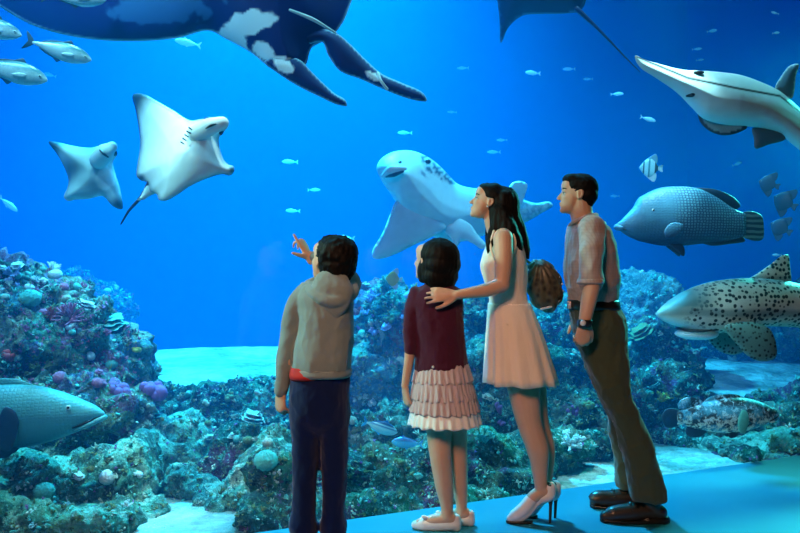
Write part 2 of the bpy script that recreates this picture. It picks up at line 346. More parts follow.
def g_brain(r_):
    v, f = ell((0,0,.25), (1,.95,.75), n=44, m=28); N = vnormals((v, f)); q = fbm(v, 2.6, r_.randint(0, 99), 2); return v+N*(.07*np.cos(q*22))[:, None], f
def g_lump(r_):
    ps = [ell((r_.uniform(-.6,.6), r_.uniform(-.6,.6), r_.uniform(0,.5)), r_.uniform(.22,.45), n=10, m=7) for _ in range(13)]; return join(*ps)
def g_plate(r_):
    ps = [tube([(0,0,-.2),(0,0,.4)], [.2,.25], 10, 6)]
    for k in range(3):
        n = 40; a = np.linspace(0, 6.283, n, endpoint=False); z0 = .15+.22*k; rad = (1-.18*k)*(1+.10*np.sin(a*5+k)+.06*np.sin(a*11+k*2)); cx, cy_ = r_.uniform(-.12,.12), r_.uniform(-.12,.12)
        rg = [np.c_[cx+np.cos(a)*rad*s, cy_+np.sin(a)*rad*s, np.full(n, z0)+dz+.06*s*np.sin(a*3+k)] for s, dz in ((.1,-.02),(.6,.0),(.96,.05),(1,.075),(.96,.10),(.6,.06),(.1,.04))]; ps.append(loft(rg))
    return join(*ps)
def g_fan(r_):
    ps = []
    def br(p, a, L, w, dep):
        q = p+Vector((math.sin(a), r_.uniform(-.04,.04), math.cos(a)))*L; ps.append(tube([p, (p+q)/2+Vector((r_.uniform(-.03,.03),0,0)), q], [w, w*.85, w*.7], 6, 5))
        if dep:
            for s in (-1, 1, .1)[:3 if dep > 2 else 2]: br(q, a+s*r_.uniform(.25,.5), L*r_.uniform(.7,.85), w*.72, dep-1)
    br(Vector((0,0,-.1)), 0, .4, .05, 4); return join(*ps)
def g_tubes(r_):
    ps = []
    for k in range(8):
        a = r_.uniform(0, 6.28); b = r_.uniform(0,.4); p = Vector((math.cos(a)*b, math.sin(a)*b, -.1)); q = p*1.9+Vector((0,0,r_.uniform(.6,1.1))); ps.append(tube([p, q], [.12,.15], 10, 6)); 
    return join(*ps)
def g_anem(r_):
    ps = [ell((0,0,.05), (.45,.45,.25), n=12, m=8)]
    for k in range(46):
        a = r_.uniform(0, 6.28); e = r_.uniform(.15, 1.5); d = Vector((math.cos(a)*math.cos(e), math.sin(a)*math.cos(e), math.sin(e))); ps.append(tube([d*.25, d*.65+Vector((0,0,.05)), d*.95+Vector((r_.uniform(-.15,.15), r_.uniform(-.15,.15), .05))], [.055,.05,.04], 6, 6))
    return join(*ps)
PROTO = {}
def coral(kind, gen, px, py, size_px, mat, label, group=None, up=.6, cat='coral'):
    h = surf(px, py)
    if h is None: return None
    p, n = h; s = size_px*p.y/F/2; key = (kind, gen.__name__, mat.name, rnd.randint(0, 1))
    n = (Vector(n)*(1-up)+Vector((0,0,1))*up).normalized()
    if key not in PROTO:
        o = mesh(kind, gen(random.Random(hash(key[1]) % 97 if False else len(PROTO)*13+5)), mat); PROTO[key] = o
    else:
        o = PROTO[key].copy(); C.objects.link(o)
    for k in list(o.keys()):
        if k in ('label', 'group', 'category'): del o[k]
    o.matrix_world = Matrix.Translation(p-n*s*.12) @ frame_from(n) @ Matrix.Rotation(rnd.uniform(0, 6.28), 4, 'Z') @ Matrix.Scale(s, 4)
    return setp(o, label, cat, group)
BC, BR, LP, PL, FN, TB, AN = g_branch, g_brain, g_lump, g_plate, g_fan, g_tubes, g_anem
HERO = [
 ('soft_coral', AN, 70, 318, 34, M_pink, 'bright pink bushy soft coral high on the tall left rock mound'),
 ('soft_coral', AN, 52, 316, 22, M_redc, 'dark red bushy soft coral left of the bright pink one'),
 ('branching_coral', BC, 52, 270, 20, M_whitec, 'white branching coral at the peak of the tall left mound'),
 ('branching_coral', BC, 14, 274, 22, M_bluec, 'lavender branching coral on top of the left mound by the picture edge'),
 ('plate_coral', PL, 112, 325, 30, M_tealc, 'pale teal plate coral on the right shoulder of the left mound'),
 ('plate_coral', PL, 86, 308, 22, M_whitec, 'white plate coral jutting from the left mound above the teal plates'),
 ('brain_coral', BR, 30, 300, 22, M_tealc, 'round teal brain coral above the middle of the left mound'),
 ('soft_coral', LP, 9, 357, 18, M_redc, 'red lumpy soft coral at the left picture edge above the grouper'),
 ('yellow_coral', LP, 137, 350, 12, M_yel, 'small yellow coral at the right end of the left mound'),
 ('sponge', LP, 118, 392, 34, M_mauve, 'mauve lumpy sponge, left one of the two below the sand patch'),
 ('sponge', LP, 152, 393, 34, M_mauve, 'mauve lumpy sponge, right one of the two below the sand patch'),
 ('branching_coral', BC, 40, 372, 30, M_olive, 'olive brown branching coral just above the large left grouper'),
 ('branching_coral', BC, 372, 300, 26, M_bluec, 'lavender branching coral on the mound right of the boy'),
 ('branching_coral', BC, 388, 286, 26, M_tealc, 'teal branching coral at the top of the mound beside the girl'),
 ('soft_coral', LP, 358, 312, 14, M_redc, 'small red soft coral next to the hood of the boy'),
 ('sea_fan', FN, 381, 345, 34, M_creamc, 'cream twiggy sea fan on the mound between boy and girl'),
 ('brain_coral', BR, 266, 462, 24, M_tealc, 'teal green brain coral on the round boulder near the boy'),
 ('plate_coral', PL, 252, 420, 26, M_creamc, 'cream plate coral on the dark ridge left of the boy'),
 ('sea_fan', FN, 374, 455, 34, M_creamc, 'cream sea fan in front of the dark bank between boy and girl'),
 ('branching_coral', BC, 484, 440, 28, M_tealc, 'pale teal branching coral right of the legs of the girl'),
 ('tube_sponge', TB, 500, 410, 22, M_mauve, 'mauve tube sponge between the girl and the woman'),
 ('tube_sponge', TB, 575, 415, 24, M_mauve, 'mauve tube sponge behind the knees of the woman'),
 ('branching_coral', BC, 572, 445, 30, M_whitec, 'white twisted branching coral between the woman and the man'),
 ('sea_fan', FN, 640, 385, 30, M_tealc, 'teal sea fan on the rocks right of the trousers of the man'),
 ('branching_coral', BC, 662, 400, 24, M_yel, 'yellow branching coral by the tail of the spotted grouper'),
 ('yellow_coral', LP, 552, 385, 14, M_yel, 'small yellow coral behind the hem of the cream dress'),
 ('plate_coral', PL, 642, 334, 26, M_olive, 'olive brown plate coral under the snout of the spotted shark'),
 ('sea_fan', FN, 700, 415, 24, M_creamc, 'cream sea fan behind the spotted grouper'),
 ('brain_coral', BR, 108, 478, 17, M_whitec, 'whitish brain coral on the bottom left boulders'),
 ('brain_coral', BR, 44, 492, 20, M_tealc, 'teal brain coral on the bottom left boulders near the corner'),
]
for h in HERO: coral(*h)
# many small corals nobody could tell apart, in groups by place
ZONES = [('tall left mound', -5, 140, 275, 385, 34, (M_creamc, M_tealc, M_pink, M_olive, M_whitec)), ('bottom left boulders', 0, 150, 455, 530, 16, (M_tealc, M_whitec, M_olive)),
         ('dark ridge by the boy', 145, 280, 392, 460, 22, (M_creamc, M_olive, M_tealc)), ('mound between the children', 352, 412, 280, 410, 20, (M_creamc, M_tealc, M_bluec, M_olive)),
         ('rocks behind the legs', 350, 600, 395, 480, 34, (M_creamc, M_mauve, M_tealc, M_olive, M_whitec)), ('reef right of the man', 620, 800, 335, 440, 24, (M_olive, M_tealc, M_creamc))]
CN = {'pink_coral':'pink', 'cream_coral':'cream', 'teal_coral':'teal', 'olive_coral':'olive', 'white_coral':'white', 'lavender_coral':'lavender', 'mauve_sponge':'mauve'}
KN = {BC: ('branching_coral', 'branching coral'), LP: ('soft_coral', 'lumpy soft coral'), PL: ('plate_coral', 'plate coral'), BR: ('brain_coral', 'brain coral')}
USED = set()
ZONES.append(('crest of the tall left mound', -5, 90, 264, 296, 18, (M_whitec, M_bluec, M_tealc)))
for (zn, x0, x1, y0, y1, cnt, mats) in ZONES:
    for k in range(cnt):
        g = rnd.choice((BC, BC, LP, PL, BR)); m = rnd.choice(mats); kn = KN[g]; cx, cy_, cs = rnd.uniform(x0, x1), rnd.uniform(y0, y1), rnd.uniform(7, 14)
        fx, fy = (cx-x0)/(x1-x0), (cy_-y0)/(y1-y0); sz = 'tiny' if cs < 9.3 else 'small' if cs < 11.7 else 'medium sized'
        wh = ('upper' if fy < .33 else 'lower' if fy > .66 else 'middle')+' '+('left' if fx < .33 else 'right' if fx > .66 else 'centre')
        lab_ = '%s %s %s, %s of %s' % (sz, CN[m.name], kn[1], wh, zn)
        if lab_ in USED: continue
        USED.add(lab_)
        coral(kn[0], g, cx, cy_, cs, m, '%s %s %s, %s of %s' % (sz, CN[m.name], kn[1], wh, zn), 'small %s %ss on the %s' % (CN[m.name], kn[1], zn))
# crust of tiny polyps, knobs and weed over all rocks: one uncountable mass
def crust(n, seed, name, mat, label, rng, x0=-10, x1=810, y0=262, y1=533):
    r_ = random.Random(seed); base = [join(*[tube([(0,0,-.2), Vector((r_.uniform(-.8,.8), r_.uniform(-.8,.8), r_.uniform(.5,1.3)))], [.22,.10], 4, 3, round_ends=False) for _ in range(6)]) for q_ in range(5)]
    base += [join(*[xf(ell((r_.uniform(-.9,.9), r_.uniform(-.9,.9), 0), (r_.uniform(.3,.7), r_.uniform(.2,.5), r_.uniform(.12,.3)), n=6, m=4), Matrix.Rotation(r_.uniform(-.5,.5), 4, 'X')) for _ in range(4)]) for q_ in range(4)]; ps = []
    for k in range(n):
        h = surf(r_.uniform(x0, x1), r_.uniform(y0, y1))
        if h is None: continue
        p, nn = h; s = r_.uniform(*rng)*p.y/6
        M = Matrix.Translation(p) @ frame_from((Vector(nn)+Vector((r_.uniform(-.5,.5), r_.uniform(-.5,.5), r_.uniform(0,.8)))).normalized()) @ Matrix.Rotation(r_.uniform(0,6), 4, 'Z') @ Matrix.Scale(s, 4)
        ps.append(xf(r_.choice(base), M))
    return setp(mesh(name, join(*ps), mat), label, 'growth', kind='stuff')
crust(700, 1, 'reef_crust', M_creamc, 'tiny cream polyps crusting the reef rocks', (.012,.035))
crust(1100, 2, 'reef_crust', M_tealc, 'tiny teal polyps crusting the reef rocks', (.012,.035))
crust(350, 3, 'reef_crust', M_mauve, 'tiny mauve sponges crusting the reef rocks', (.008,.022))
crust(1300, 4, 'reef_weed', M_olive, 'short olive weed growing over the reef rocks', (.014,.034))
crust(420, 5, 'reef_crust', M_pink, 'tiny pink growths on the left reef mound', (.008,.02), 0, 140, 265, 400)
# ---------------------------------------------------------------- people
def wmesh(name, vf, mat, parent, smooth=True):
    """vertices in world metres, hung under a placed Empty or one of its parts"""
    o = mesh(name, vf, mat, parent, smooth)
    if parent is not None and parent.type == 'EMPTY': o.matrix_parent_inverse = Matrix.Translation(-parent.location)
    return o
def ring(py, xl, xr, d, hd, n=28, pw=2.3, tilt=0):
    """horizontal oval through picture row py at distance d; hd = half depth in metres"""
    a = np.linspace(0, 2*math.pi, n, endpoint=False); c = P((xl+xr)/2, py, d); hw = (xr-xl)/2*d/F
    ca, sa = np.cos(a), np.sin(a); x = np.sign(ca)*np.abs(ca)**(2/pw)*hw; y = np.sign(sa)*np.abs(sa)**(2/pw)*hd
    return np.c_[c.x+x, c.y+y, np.full(n, c.z)+tilt*x]
def rows(lst, d, n=28, seg=None, pw=2.3):
    """lst rows: (py, xl, xr, hd[, depth offset])"""
    L = np.array([(r+(0,))[:5] for r in lst], float); py = L[:, 0]
    ys = np.linspace(py[0], py[-1], seg or max(8, int(abs(py[-1]-py[0])/2.5)))
    A = interp(py if py[0] < py[-1] else -py, L[:, 1:], ys if py[0] < py[-1] else -ys)
    return loft([ring(y, a[0], a[1], d+a[3], a[2], n, pw) for y, a in zip(ys, A)])
def folds(vf, amp, sc=(10, 10, 4), seed=0, oct=3):
    v, f = vf; N = vnormals(vf); q = v*np.array(sc); r = fbm(q*.8+3, 1, seed+5, 2); v = v+N*(amp*(fbm(q, 1, seed, oct)+1.1*(.35-np.sqrt(np.abs(r)))))[:, None]; return v, f
def hand(wrist, fdir, pn, size, curl=(25,30,35,40), thumb=1, spread=4, tcurl=15, finger_curls=None, tang=42):
    """palm + five fingers: fdir finger direction, pn palm normal; thumb = +1/-1 side; size = hand length"""
    x = Vector(fdir).normalized(); z = -(Vector(pn)-x*Vector(pn).dot(x)).normalized(); y = z.cross(x)
    M = Matrix((x, y, z)).transposed().to_4x4(); M.translation = Vector(wrist); s = size/.185
    ps = [tube([(-.02,0,0),(.02,0,0),(.05,0,0),(.088,0,-.002)], [.021*1, .030, .036, .036], 16, flat=1, up=(0,0,1))]
    v, f = ps[0]; v = v.copy(); v[:, 2] *= np.interp(v[:, 0], [-.02, .03, .09], [.9, .48, .34]); ps = [(v, f)]
    ln = (.078, .086, .080, .062)
    for k in range(4):
        yy = (.029-.0192*k)*thumb; L = ln[k]; c = R(finger_curls[k] if finger_curls else curl[k]); an = R(spread*(1.5-k))*thumb
        p = Vector((.078-.004*abs(k-1), yy, -.001)); pts = [Vector((.05, yy*.8, 0)), p.copy()]; ang = c*.35
        for q, fr in enumerate((.45, .30, .25)):
            dv = Vector((math.cos(ang)*math.cos(an), math.cos(ang)*math.sin(an), -math.sin(ang))); p = p+dv*L*fr; pts.append(p.copy()); ang += c*(.75 if q == 0 else .6)
        ps.append(tube(pts, [.0095, .0098, .0092, .0084, .0070], 10, 22))
    a0 = R(tang); tp = [Vector((.012, .018*thumb, -.004))]; p = tp[0]; ang = a0
    for q, L in enumerate((.042, .032, .026)):
        p = p+Vector((math.cos(ang), math.sin(ang)*thumb, -math.sin(R(tcurl))*(q+1)*.5))*L; tp.append(p.copy()); ang -= R(tcurl)*.8
    ps.append(tube(tp, [.016, .013, .0108, .0085], 12, 20))
    return xf(join(*ps), M @ Matrix.Scale(s, 4))
def head_M(c, psi, pitch, H): return Matrix.Translation(c) @ Matrix.Rotation(R(90+psi), 4, 'Z') @ Matrix.Rotation(R(-pitch), 4, 'Y') @ Matrix.Scale(H, 4)
def head_geo(M, child=False):
    j = .92 if child else 1
    ps = [ell((-.05,0,.13), (.41,.325,.35), n=28, m=18), ell((.12,0,-.10), (.235,.26,.34)), ell((.155,0,-.30), (.20,.19,.165)), ell((.275,0,-.40), (.085,.095,.07)),
          ell((.235,0,.20), (.15,.24,.18)),
          tube([(.335,0,.03),(.385,0,-.05),(.425,0,-.125)], [.026,.032,.040], 10), ell((.405,.035,-.14), (.035,.028,.026)), ell((.405,-.035,-.14), (.035,.028,.026)),
          ell((.30,0,.065), (.065,.19,.035)), ell((.245,.135,-.09), (.09,.085,.10)), ell((.245,-.135,-.09), (.09,.085,.10)),
          ell((.335,0,-.235), (.048,.085,.030)), ell((.325,0,-.285), (.048,.075,.030)), ell((.31,0,-.19), (.04,.10,.05))]
    for s in (1, -1):
        ps.append(ell((-.03, .325*s, -.01), (.075,.022,.115), rot=(0, 12, 18*s))); ps.append(ell((-.01, .315*s, -.085), (.035,.03,.045)))
        ps.append(tube([(-.01,.325*s,.07),(-.06,.345*s,.085),(-.10,.35*s,.03),(-.085,.345*s,-.05),(-.03,.33*s,-.10)], [.018,.022,.022,.02,.015], 8))
    return xf(join(*ps), M)
def face_parts(M, root, brow_mat, s_list=(1, -1)):
    for s in s_list:
        e = wmesh('eye', xf(join(ell((.285,.125*s,-.002), (.045,.055,.036))), M), M_eyewhite, root)
        wmesh('iris', xf(ell((.313,.132*s,-.002), (.022,.026,.028)), M), M_black, e)
        wmesh('eyelid', xf(tube([(.292,.07*s,.012),(.327,.125*s,.038),(.283,.185*s,.016)], [.010,.014,.010], 8), M), M_skin, e)
        wmesh('lashes', xf(tube([(.305,.075*s,.012),(.343,.13*s,.024),(.29,.19*s,.012)], [.005,.009,.006], 6), M), M_black, e)
        wmesh('eyebrow', xf(tube([(.335,.06*s,.085),(.345,.13*s,.115),(.275,.215*s,.10)], [.014,.016,.008], 8), M), brow_mat, root)
def lips(M, root):
    wmesh('lips', xf(join(tube([(.325,-.08,-.260),(.372,0,-.240),(.325,.08,-.260)], [.008,.016,.008], 8), tube([(.32,-.075,-.268),(.360,0,-.282),(.32,.075,-.268)], [.008,.017,.008], 8)), M), M_lips, root)
def hairify(vf, vox, amp, seed, sc=(40, 40, 12), smooth=1):
    v, f = remesh(vf, vox, smooth); N = vnormals((v, f))
    d = fbm(v*np.array(sc), 1, seed, 3)*amp+fbm(v, 9, seed+3, 2)*amp*1.2
    return v+N*d[:, None], f

def skin_mat():
    t = NT('skin'); co = t.co(); nz = t.noise(co, 14, 3); n2 = t.noise(co, 300, 2)
    t.base(t.mix(nz, (.55,.33,.22), (.64,.41,.29)), .5, .35); t.b.inputs['Subsurface Weight'].default_value = .0
    t.bump(n2, .08, .002); return t.m
M_skin = skin_mat(); M_lips = plain('lip_colour', (.55,.22,.19), .5, .4); M_eyewhite = plain('eye_white', (.75,.75,.72), .3, .5, .03)
M_black = plain('black_gloss', (.01,.01,.012), .3, .5)
def hair_mat(name, sc):
    t = NT(name); co = t.co(); nz = t.noise(t.map(co, sc), 1, 4)
    t.base(t.mix(nz, (.002,.002,.003), (.008,.007,.006)), .6, .12).bump(nz, .5, .004); return t.m
M_hair = hair_mat('black_hair', (160, 160, 28))
def cloth(name, c1, c2, weave=500, wr=.25, rough=.85, fold=(9, 9, 3), fs=.35):
    t = NT(name); co = t.co(); a = t.noise(t.map(co, fold), 1, 4); b = t.noise(co, weave, 2)
    t.base(t.mix(b, c1, c2), rough, .15, .2).bump(t.math('ADD', a, t.math('MULTIPLY', b, wr*.2)), fs, .02); return t.m
M_hoodie = cloth('grey_marl_jersey', (.155,.21,.215), (.235,.30,.30))
M_navy = cloth('navy_twill', (.001,.008,.055), (.003,.014,.08)); M_red = plain('red_cotton', (.45,.02,.02), .8)
M_maroon = cloth('maroon_knit', (.042,.006,.022), (.075,.010,.035), 260, .8)
M_tulle = cloth('dusty_pink_tulle', (.44,.36,.38), (.60,.50,.52), 400, .3, .8, (60, 60, 5), .5)
M_lining = cloth('pale_lining', (.70,.76,.76), (.85,.88,.88), 400, .2, .7)
M_cream = cloth('cream_crepe', (.78,.70,.58), (.88,.80,.68), 350, .5, .8, (22, 22, 4), .45)
M_shirt = cloth('checked_shirt', (.30,.24,.23), (.42,.35,.33)); 
def shirt_mat():
    t = NT('striped_shirt_cotton'); co = t.co(); x, y, z = t.sep(co)[:3]
    s = t.math('SINE', t.math('MULTIPLY', t.math('ADD', x, t.math('MULTIPLY', y, .6)), 420)); s2 = t.math('SINE', t.math('MULTIPLY', z, 420)); b = t.noise(t.map(co, (10,10,4)), 1, 4)
    m = t.mix(t.math('MULTIPLY', t.grey(s, .2, .9), .3), (.40,.32,.30), (.26,.20,.20)); t.base(t.mix(t.math('MULTIPLY', t.grey(s2, .4, .9), .12), m, (.22,.17,.17)), .85, .15, .2).bump(b, .4, .02); return t.m
M_shirt = shirt_mat()
M_khaki = cloth('olive_trouser_twill', (.042,.058,.034), (.065,.085,.05))
M_leather = plain('black_leather', (.012,.011,.010), .32, .5, .2, 40, .2); M_brownleather = plain('dark_brown_leather', (.03,.022,.016), .35, .5, .3, 60, .3)
M_whiteleather = plain('white_leather', (.75,.73,.70), .4, .5, .05); M_metal = plain('steel', (.7,.7,.72), .25, .8, .05)
M_greyshoe = plain('grey_trainer_fabric', (.30,.32,.34), .7, .3, .1)

def person(name, px, d, label):
    b = P(px, 266.5, d); b.z = 0
    return empty('person', b, label, 'person')

# ---------- the boy ------------------------------------------------
D = 3.45
boy = person('boy', 320, D, 'boy in grey hooded sweatshirt and navy trousers seen from behind, pointing up with raised hand')
Hm = head_M(P(328.5, 261, D), 44, 14, .205); Hh = head_M(P(332.5, 260.5, D), 44, 14, .205)
sk = [head_geo(Hm, True), tube([P(331,268,D), P(330,290,D+.0), P(328,305,D)], [.052,.050,.06], 14),
      rows([(292,312,344,.06),(310,308,348,.075),(340,308,346,.075),(375,304,340,.08)], D),
      tube([P(308,300,D), P(292,335,D), P(282,388,D-.02)], [.03,.026,.021], 12),
      tube([P(345,296,D+.02), P(344,272,D+.13), P(330,262,D+.2), P(311,255,D+.2)], [.03,.027,.024,.019], 12)]
sk.append(hand(P(282,389,D-.02), (-.12,.05,-1), (.7,.75,0), .155, (38,44,50,58), thumb=-1, tang=30))
# pointing hand: index straight up-left, others curled
sk.append(hand(P(309,258,D+.2), (-.40,.10,.90), (-.75,.45,-.35), .150, thumb=1, finger_curls=(2,80,95,105), spread=6, tcurl=4, tang=72))
for x0, x1 in ((305, 303), (334, 334)):
    sk.append(tube([P((x0+x1)/2,390,D), P(x0,460,D), P(x1,536,D), P(x1,546,D)], [.058,.045,.032,.034], 12))
wmesh('body', remesh(join(*sk), .0045, 2), M_skin, boy)
hr = [xf(join(ell((-.12,0,.16), (.45,.45,.42), n=28, m=18), ell((-.22,0,-.05), (.34,.42,.38), n=24, m=14), ell((.12,0,.33), (.26,.32,.20)), ell((-.25,0,-.28), (.20,.30,.22))), Hh)]
wmesh('hair', hairify(join(*hr), .0055, .006, 1, (55,55,45)), M_hair, boy)
hd = [rows([(279,316,345,.055),(285,303,350,.085),(293,298,354,.105),(310,298,355,.115),(330,298,354,.118),(350,293.5,353,.125),(362,293,352,.128),(370,292,351,.125),(374.5,293,350,.115)], D),
      tube([P(306,292,D), P(297,305,D), P(291,333,D+.01), P(284,365,D), P(281.5,388,D-.02)], [.048,.046,.041,.036,.030], 16),
      tube([P(345,293,D+.02), P(350,286,D+.07), P(343,272,D+.14), P(331,263,D+.19), P(320,259,D+.2)], [.050,.048,.043,.036,.031], 16)]
hv = remesh(join(*hd), .0065, 3); hv = folds(hv, .007, (11,11,7), 3)
hoodie = wmesh('hoodie', hv, M_hoodie, boy)
# hood: rolled collar plus the bag that hangs to a point between the shoulders
nk = [P(312,281,D-.01), P(308,284,D+.05)]
col = tube([P(309,286,D+.04), P(311,291,D-.06), P(322,298,D-.11), P(336,301,D-.115), P(349,295,D-.07), P(352.5,287,D+.03), P(345,281,D+.09), P(322,280,D+.10), P(309,285,D+.05)], [.024,.028,.03,.03,.03,.026,.024,.024,.024], 14, 60)
bag = tube([P(332,288,D-.05), P(334,298,D-.105), P(336,309,D-.115), P(337,318,D-.110)], [.085,.088,.052,.014], 20, 24)
v, f = bag; v = v.copy(); cy0 = D-.095; v[:, 1] = cy0+(v[:, 1]-cy0)*.42
wmesh('hood', folds(remesh(join(col, (v, f)), .005, 3), .0025, (14,14,14), 9), M_hoodie, hoodie)
wmesh('hem_band', folds(rows([(368,292.5,351.5,.127),(370,291.5,352,.130),(375,292,351.5,.128),(376,293,350.5,.122)], D), .002, (20,20,3)), M_hoodie, hoodie)
for c, b in ((P(282,383,D-.015), P(281,391,D-.02)), (P(322,260,D+.2), P(315,257,D+.2))): wmesh('cuff', tube([c, b], [.032,.029], 16, 8), M_hoodie, hoodie)
wmesh('shirt', rows([(366,291,330,.105),(378,290.5,330,.110),(379,291,329,.1)], D), M_red, boy)
pt = [rows([(370,291,350,.11),(385,289,350,.118),(402,289,350,.118),(425,291,349,.09),(438,295,344,.04)], D),
      rows([(395,289,323,.095),(440,291,320,.082),(480,292.5,317.5,.072),(510,291.5,316.5,.068),(531,290,317.5,.070),(534,291,317,.066)], D),
      rows([(395,317,350,.095),(440,320,348.5,.082),(480,321.5,347,.072),(510,322,346,.068),(531,320,346.5,.070),(534,321,346,.066)], D)]
wmesh('trousers', folds(remesh(join(*pt), .0065, 3), .006, (12,12,8), 5), M_navy, boy)
for cx in (303, 334):
    b = P(cx, 266.5, D-.0); b.z = 0
    sh = join(tube([b+Vector((0,-.055,.045)), b+Vector((-.005,.02,.05)), b+Vector((-.03,.10,.036)), b+Vector((-.045,.16,.026))], [.040,.043,.040,.028], 16, flat=1), tube([b+Vector((0,-.01,.05)), b+Vector((0,-.01,.12))], [.044,.042], 14))
    s = remesh(sh, .005, 2); s[0][:, 2] = np.maximum(s[0][:, 2], .012); o = wmesh('shoe', s, M_greyshoe, boy)
    so = tube([b+Vector((0,-.06,.012)), b+Vector((-.005,.02,.012)), b+Vector((-.03,.10,.012)), b+Vector((-.046,.17,.012))], [.042,.044,.044,.03], 16)
    so[0][:, 2] = .0125+np.clip((so[0][:, 2]-.012), -.0115, .0115); wmesh('sole', so, M_whiteleather, o)

# ---------- the girl -----------------------------------------------
D = 3.79
girl = person('girl', 445, D, 'girl with black bob, maroon cardigan and tiered ruffle skirt seen from behind')
Hm = head_M(P(430.5, 261, D), 52, 8, .20); Hh = head_M(P(436.5, 261, D), 40, 8, .20)
sk = [head_geo(Hm, True), tube([P(436,268,D), P(438,288,D), P(440,300,D)], [.045,.044,.05], 14),
      rows([(290,424,452,.05),(320,422,454,.065),(365,424,458,.07),(400,424,464,.08)], D),
      tube([P(416,300,D-.02), P(411,326,D-.03), P(410,351,D-.04), P(405,386,D-.03)], [.028,.027,.026,.018], 14),
      tube([P(455,298,D+.03), P(450,330,D+.07), P(436,350,D+.13)], [.028,.026,.022], 12),
      hand(P(405,386,D-.03), (.10,.12,-1), (.85,.5,0), .145, (28,34,40,46), thumb=-1, tang=28), hand(P(436,350,D+.13), (-.8,.3,-.5), (.3,.5,-.6), .14, thumb=-1),
      tube([P(440,405,D), P(439,432,D), P(441,460,D-.005), P(444.5,487,D), P(447,508,D), P(447,516,D)], [.075,.060,.051,.044,.029,.030], 18),
      tube([P(455,405,D+.06), P(456,432,D+.07), P(458,460,D+.07), P(460,487,D+.07), P(461.5,507,D+.07), P(461,514,D+.07)], [.07,.054,.046,.038,.026,.028], 18)]
for cx, dd in ((447, 0), (461, .07)):
    b = P(cx, 266.5, D+dd); b.z = 0
    sk.append(tube([b+Vector((.02,0,.06)), b+Vector((-.06,.01,.045)), b+Vector((-.13,.02,.028))], [.028,.030,.022], 14))
wmesh('body', remesh(join(*sk), .0045, 2), M_skin, girl)
hr = [xf(join(ell((-.10,0,.14), (.47,.48,.42), n=28, m=18), ell((-.18,0,-.05), (.41,.49,.38), n=24, m=14), ell((-.19,0,-.32), (.35,.48,.32), n=24), ell((-.19,0,-.46), (.30,.42,.22), n=24), ell((.12,0,.27), (.26,.31,.2)), ell((.0,.38,-.2), (.20,.08,.34)), ell((.0,-.38,-.2), (.20,.08,.34))), Hh)]
wmesh('hair', hairify(join(*hr), .0055, .0035, 4, (60,60,8)), M_hair, girl)
cg = [rows([(283,427,450,.045),(289,416,460,.075),(297,412,463,.088),(320,412,464,.094),(345,413,465,.097),(360,414,467,.102),(369,414,468.5,.105),(371.5,415,468,.098)], D),
      tube([P(417,295,D-.01), P(411.5,312,D-.025), P(410.5,330,D-.035), P(411,351,D-.04)], [.040,.037,.034,.030], 16),
      tube([P(456,296,D+.02), P(452,330,D+.07), P(440,348,D+.11)], [.040,.036,.030], 14)]
card = wmesh('cardigan', folds(remesh(join(*cg), .006, 3), .0055, (13,13,8), 6), M_maroon, girl)
wmesh('button', ell(P(433,367,D-.112), (.006,.004,.006)), M_whiteleather, card)
def ruffle(name, y0, y1, x0, x1, X0, X1, hd0, hd1, k, amp, mat, par, d, ph=0, th=.003):
    n = 220; a = np.linspace(0, 2*math.pi, n, endpoint=False); rg = []
    for t in np.linspace(0, 1, 12):
        e = t**.8; r = ring(y0+(y1-y0)*t, x0+(X0-x0)*e, x1+(X1-x1)*e, d, hd0+(hd1-hd0)*e, n, 2.1)
        c = r.mean(0); q = r-c; m = 1+amp*(.25+t)*(np.sin(a*k+ph+1.3*np.sin(a*3+ph))+.5*np.sin(a*k*.53+ph*2))/1.5
        q[:, :2] *= m[:, None]; r = c+q; r[:, 2] += .004*np.sin(a*k*.5+ph)*t; rg.append(r)
    inner = []
    for r in rg[::-1]: c = r.mean(0); q = (r-c)*[1, 1, 0]; nrm = q/np.linalg.norm(q, axis=1)[:, None]; inner.append(r-nrm*th)
    v, f = loft(rg+inner, cap=False); N_ = n; L = len(rg)*2
    f += [((L-1)*N_+i, (L-1)*N_+(i+1) % N_, (i+1) % N_, i) for i in range(N_)]
    return wmesh(name, (v, f), mat, par)
skirt = ruffle('skirt', 362, 405, 418, 466, 412, 477, .09, .145, 30, .01, M_lining, girl, D)
ruffle('lining', 402, 423.5, 413, 476, 408, 482, .132, .168, 30, .022, M_lining, skirt, D)
for q, (y0, y1, x0, x1, X0, X1, h0, h1, amp) in enumerate(((363,381,416,468,412.5,473,.098,.128,.030), (376,398,414,470,410.5,476.5,.118,.143,.030), (391,411,412.5,474,409.5,480,.133,.156,.030))):
    setp(ruffle('ruffle', y0, y1, x0, x1, X0, X1, h0, h1, 34+q*2, amp, M_tulle, skirt, D, 1.7*q), label=None)
for cx, dd in ((447.5, 0), (461.5, .07)):
    b = P(cx, 266.5, D+dd); b.z = 0
    sh = [tube([b+Vector((.038,0,.030)), b+Vector((-.04,.01,.026)), b+Vector((-.115,.02,.022)), b+Vector((-.150,.025,.018))], [.029,.034,.036,.022], 16), tube([b+Vector((.042,0,.018)), b+Vector((.040,0,.055))], [.025,.024], 12)]
    s = remesh(join(*sh), .0045, 2); s[0][:, 2] = np.maximum(s[0][:, 2], .002); o = wmesh('shoe', s, M_whiteleather, girl)
    bw = b+Vector((-.095,.005,.058)); wmesh('bow', join(ell(bw+Vector((-.014,-.004,.004)), (.016,.009,.010), rot=(0,20,0)), ell(bw+Vector((.014,-.004,.0)), (.016,.009,.010), rot=(0,-20,0)), ell(bw, (.006,.007,.007))), M_whiteleather, o)

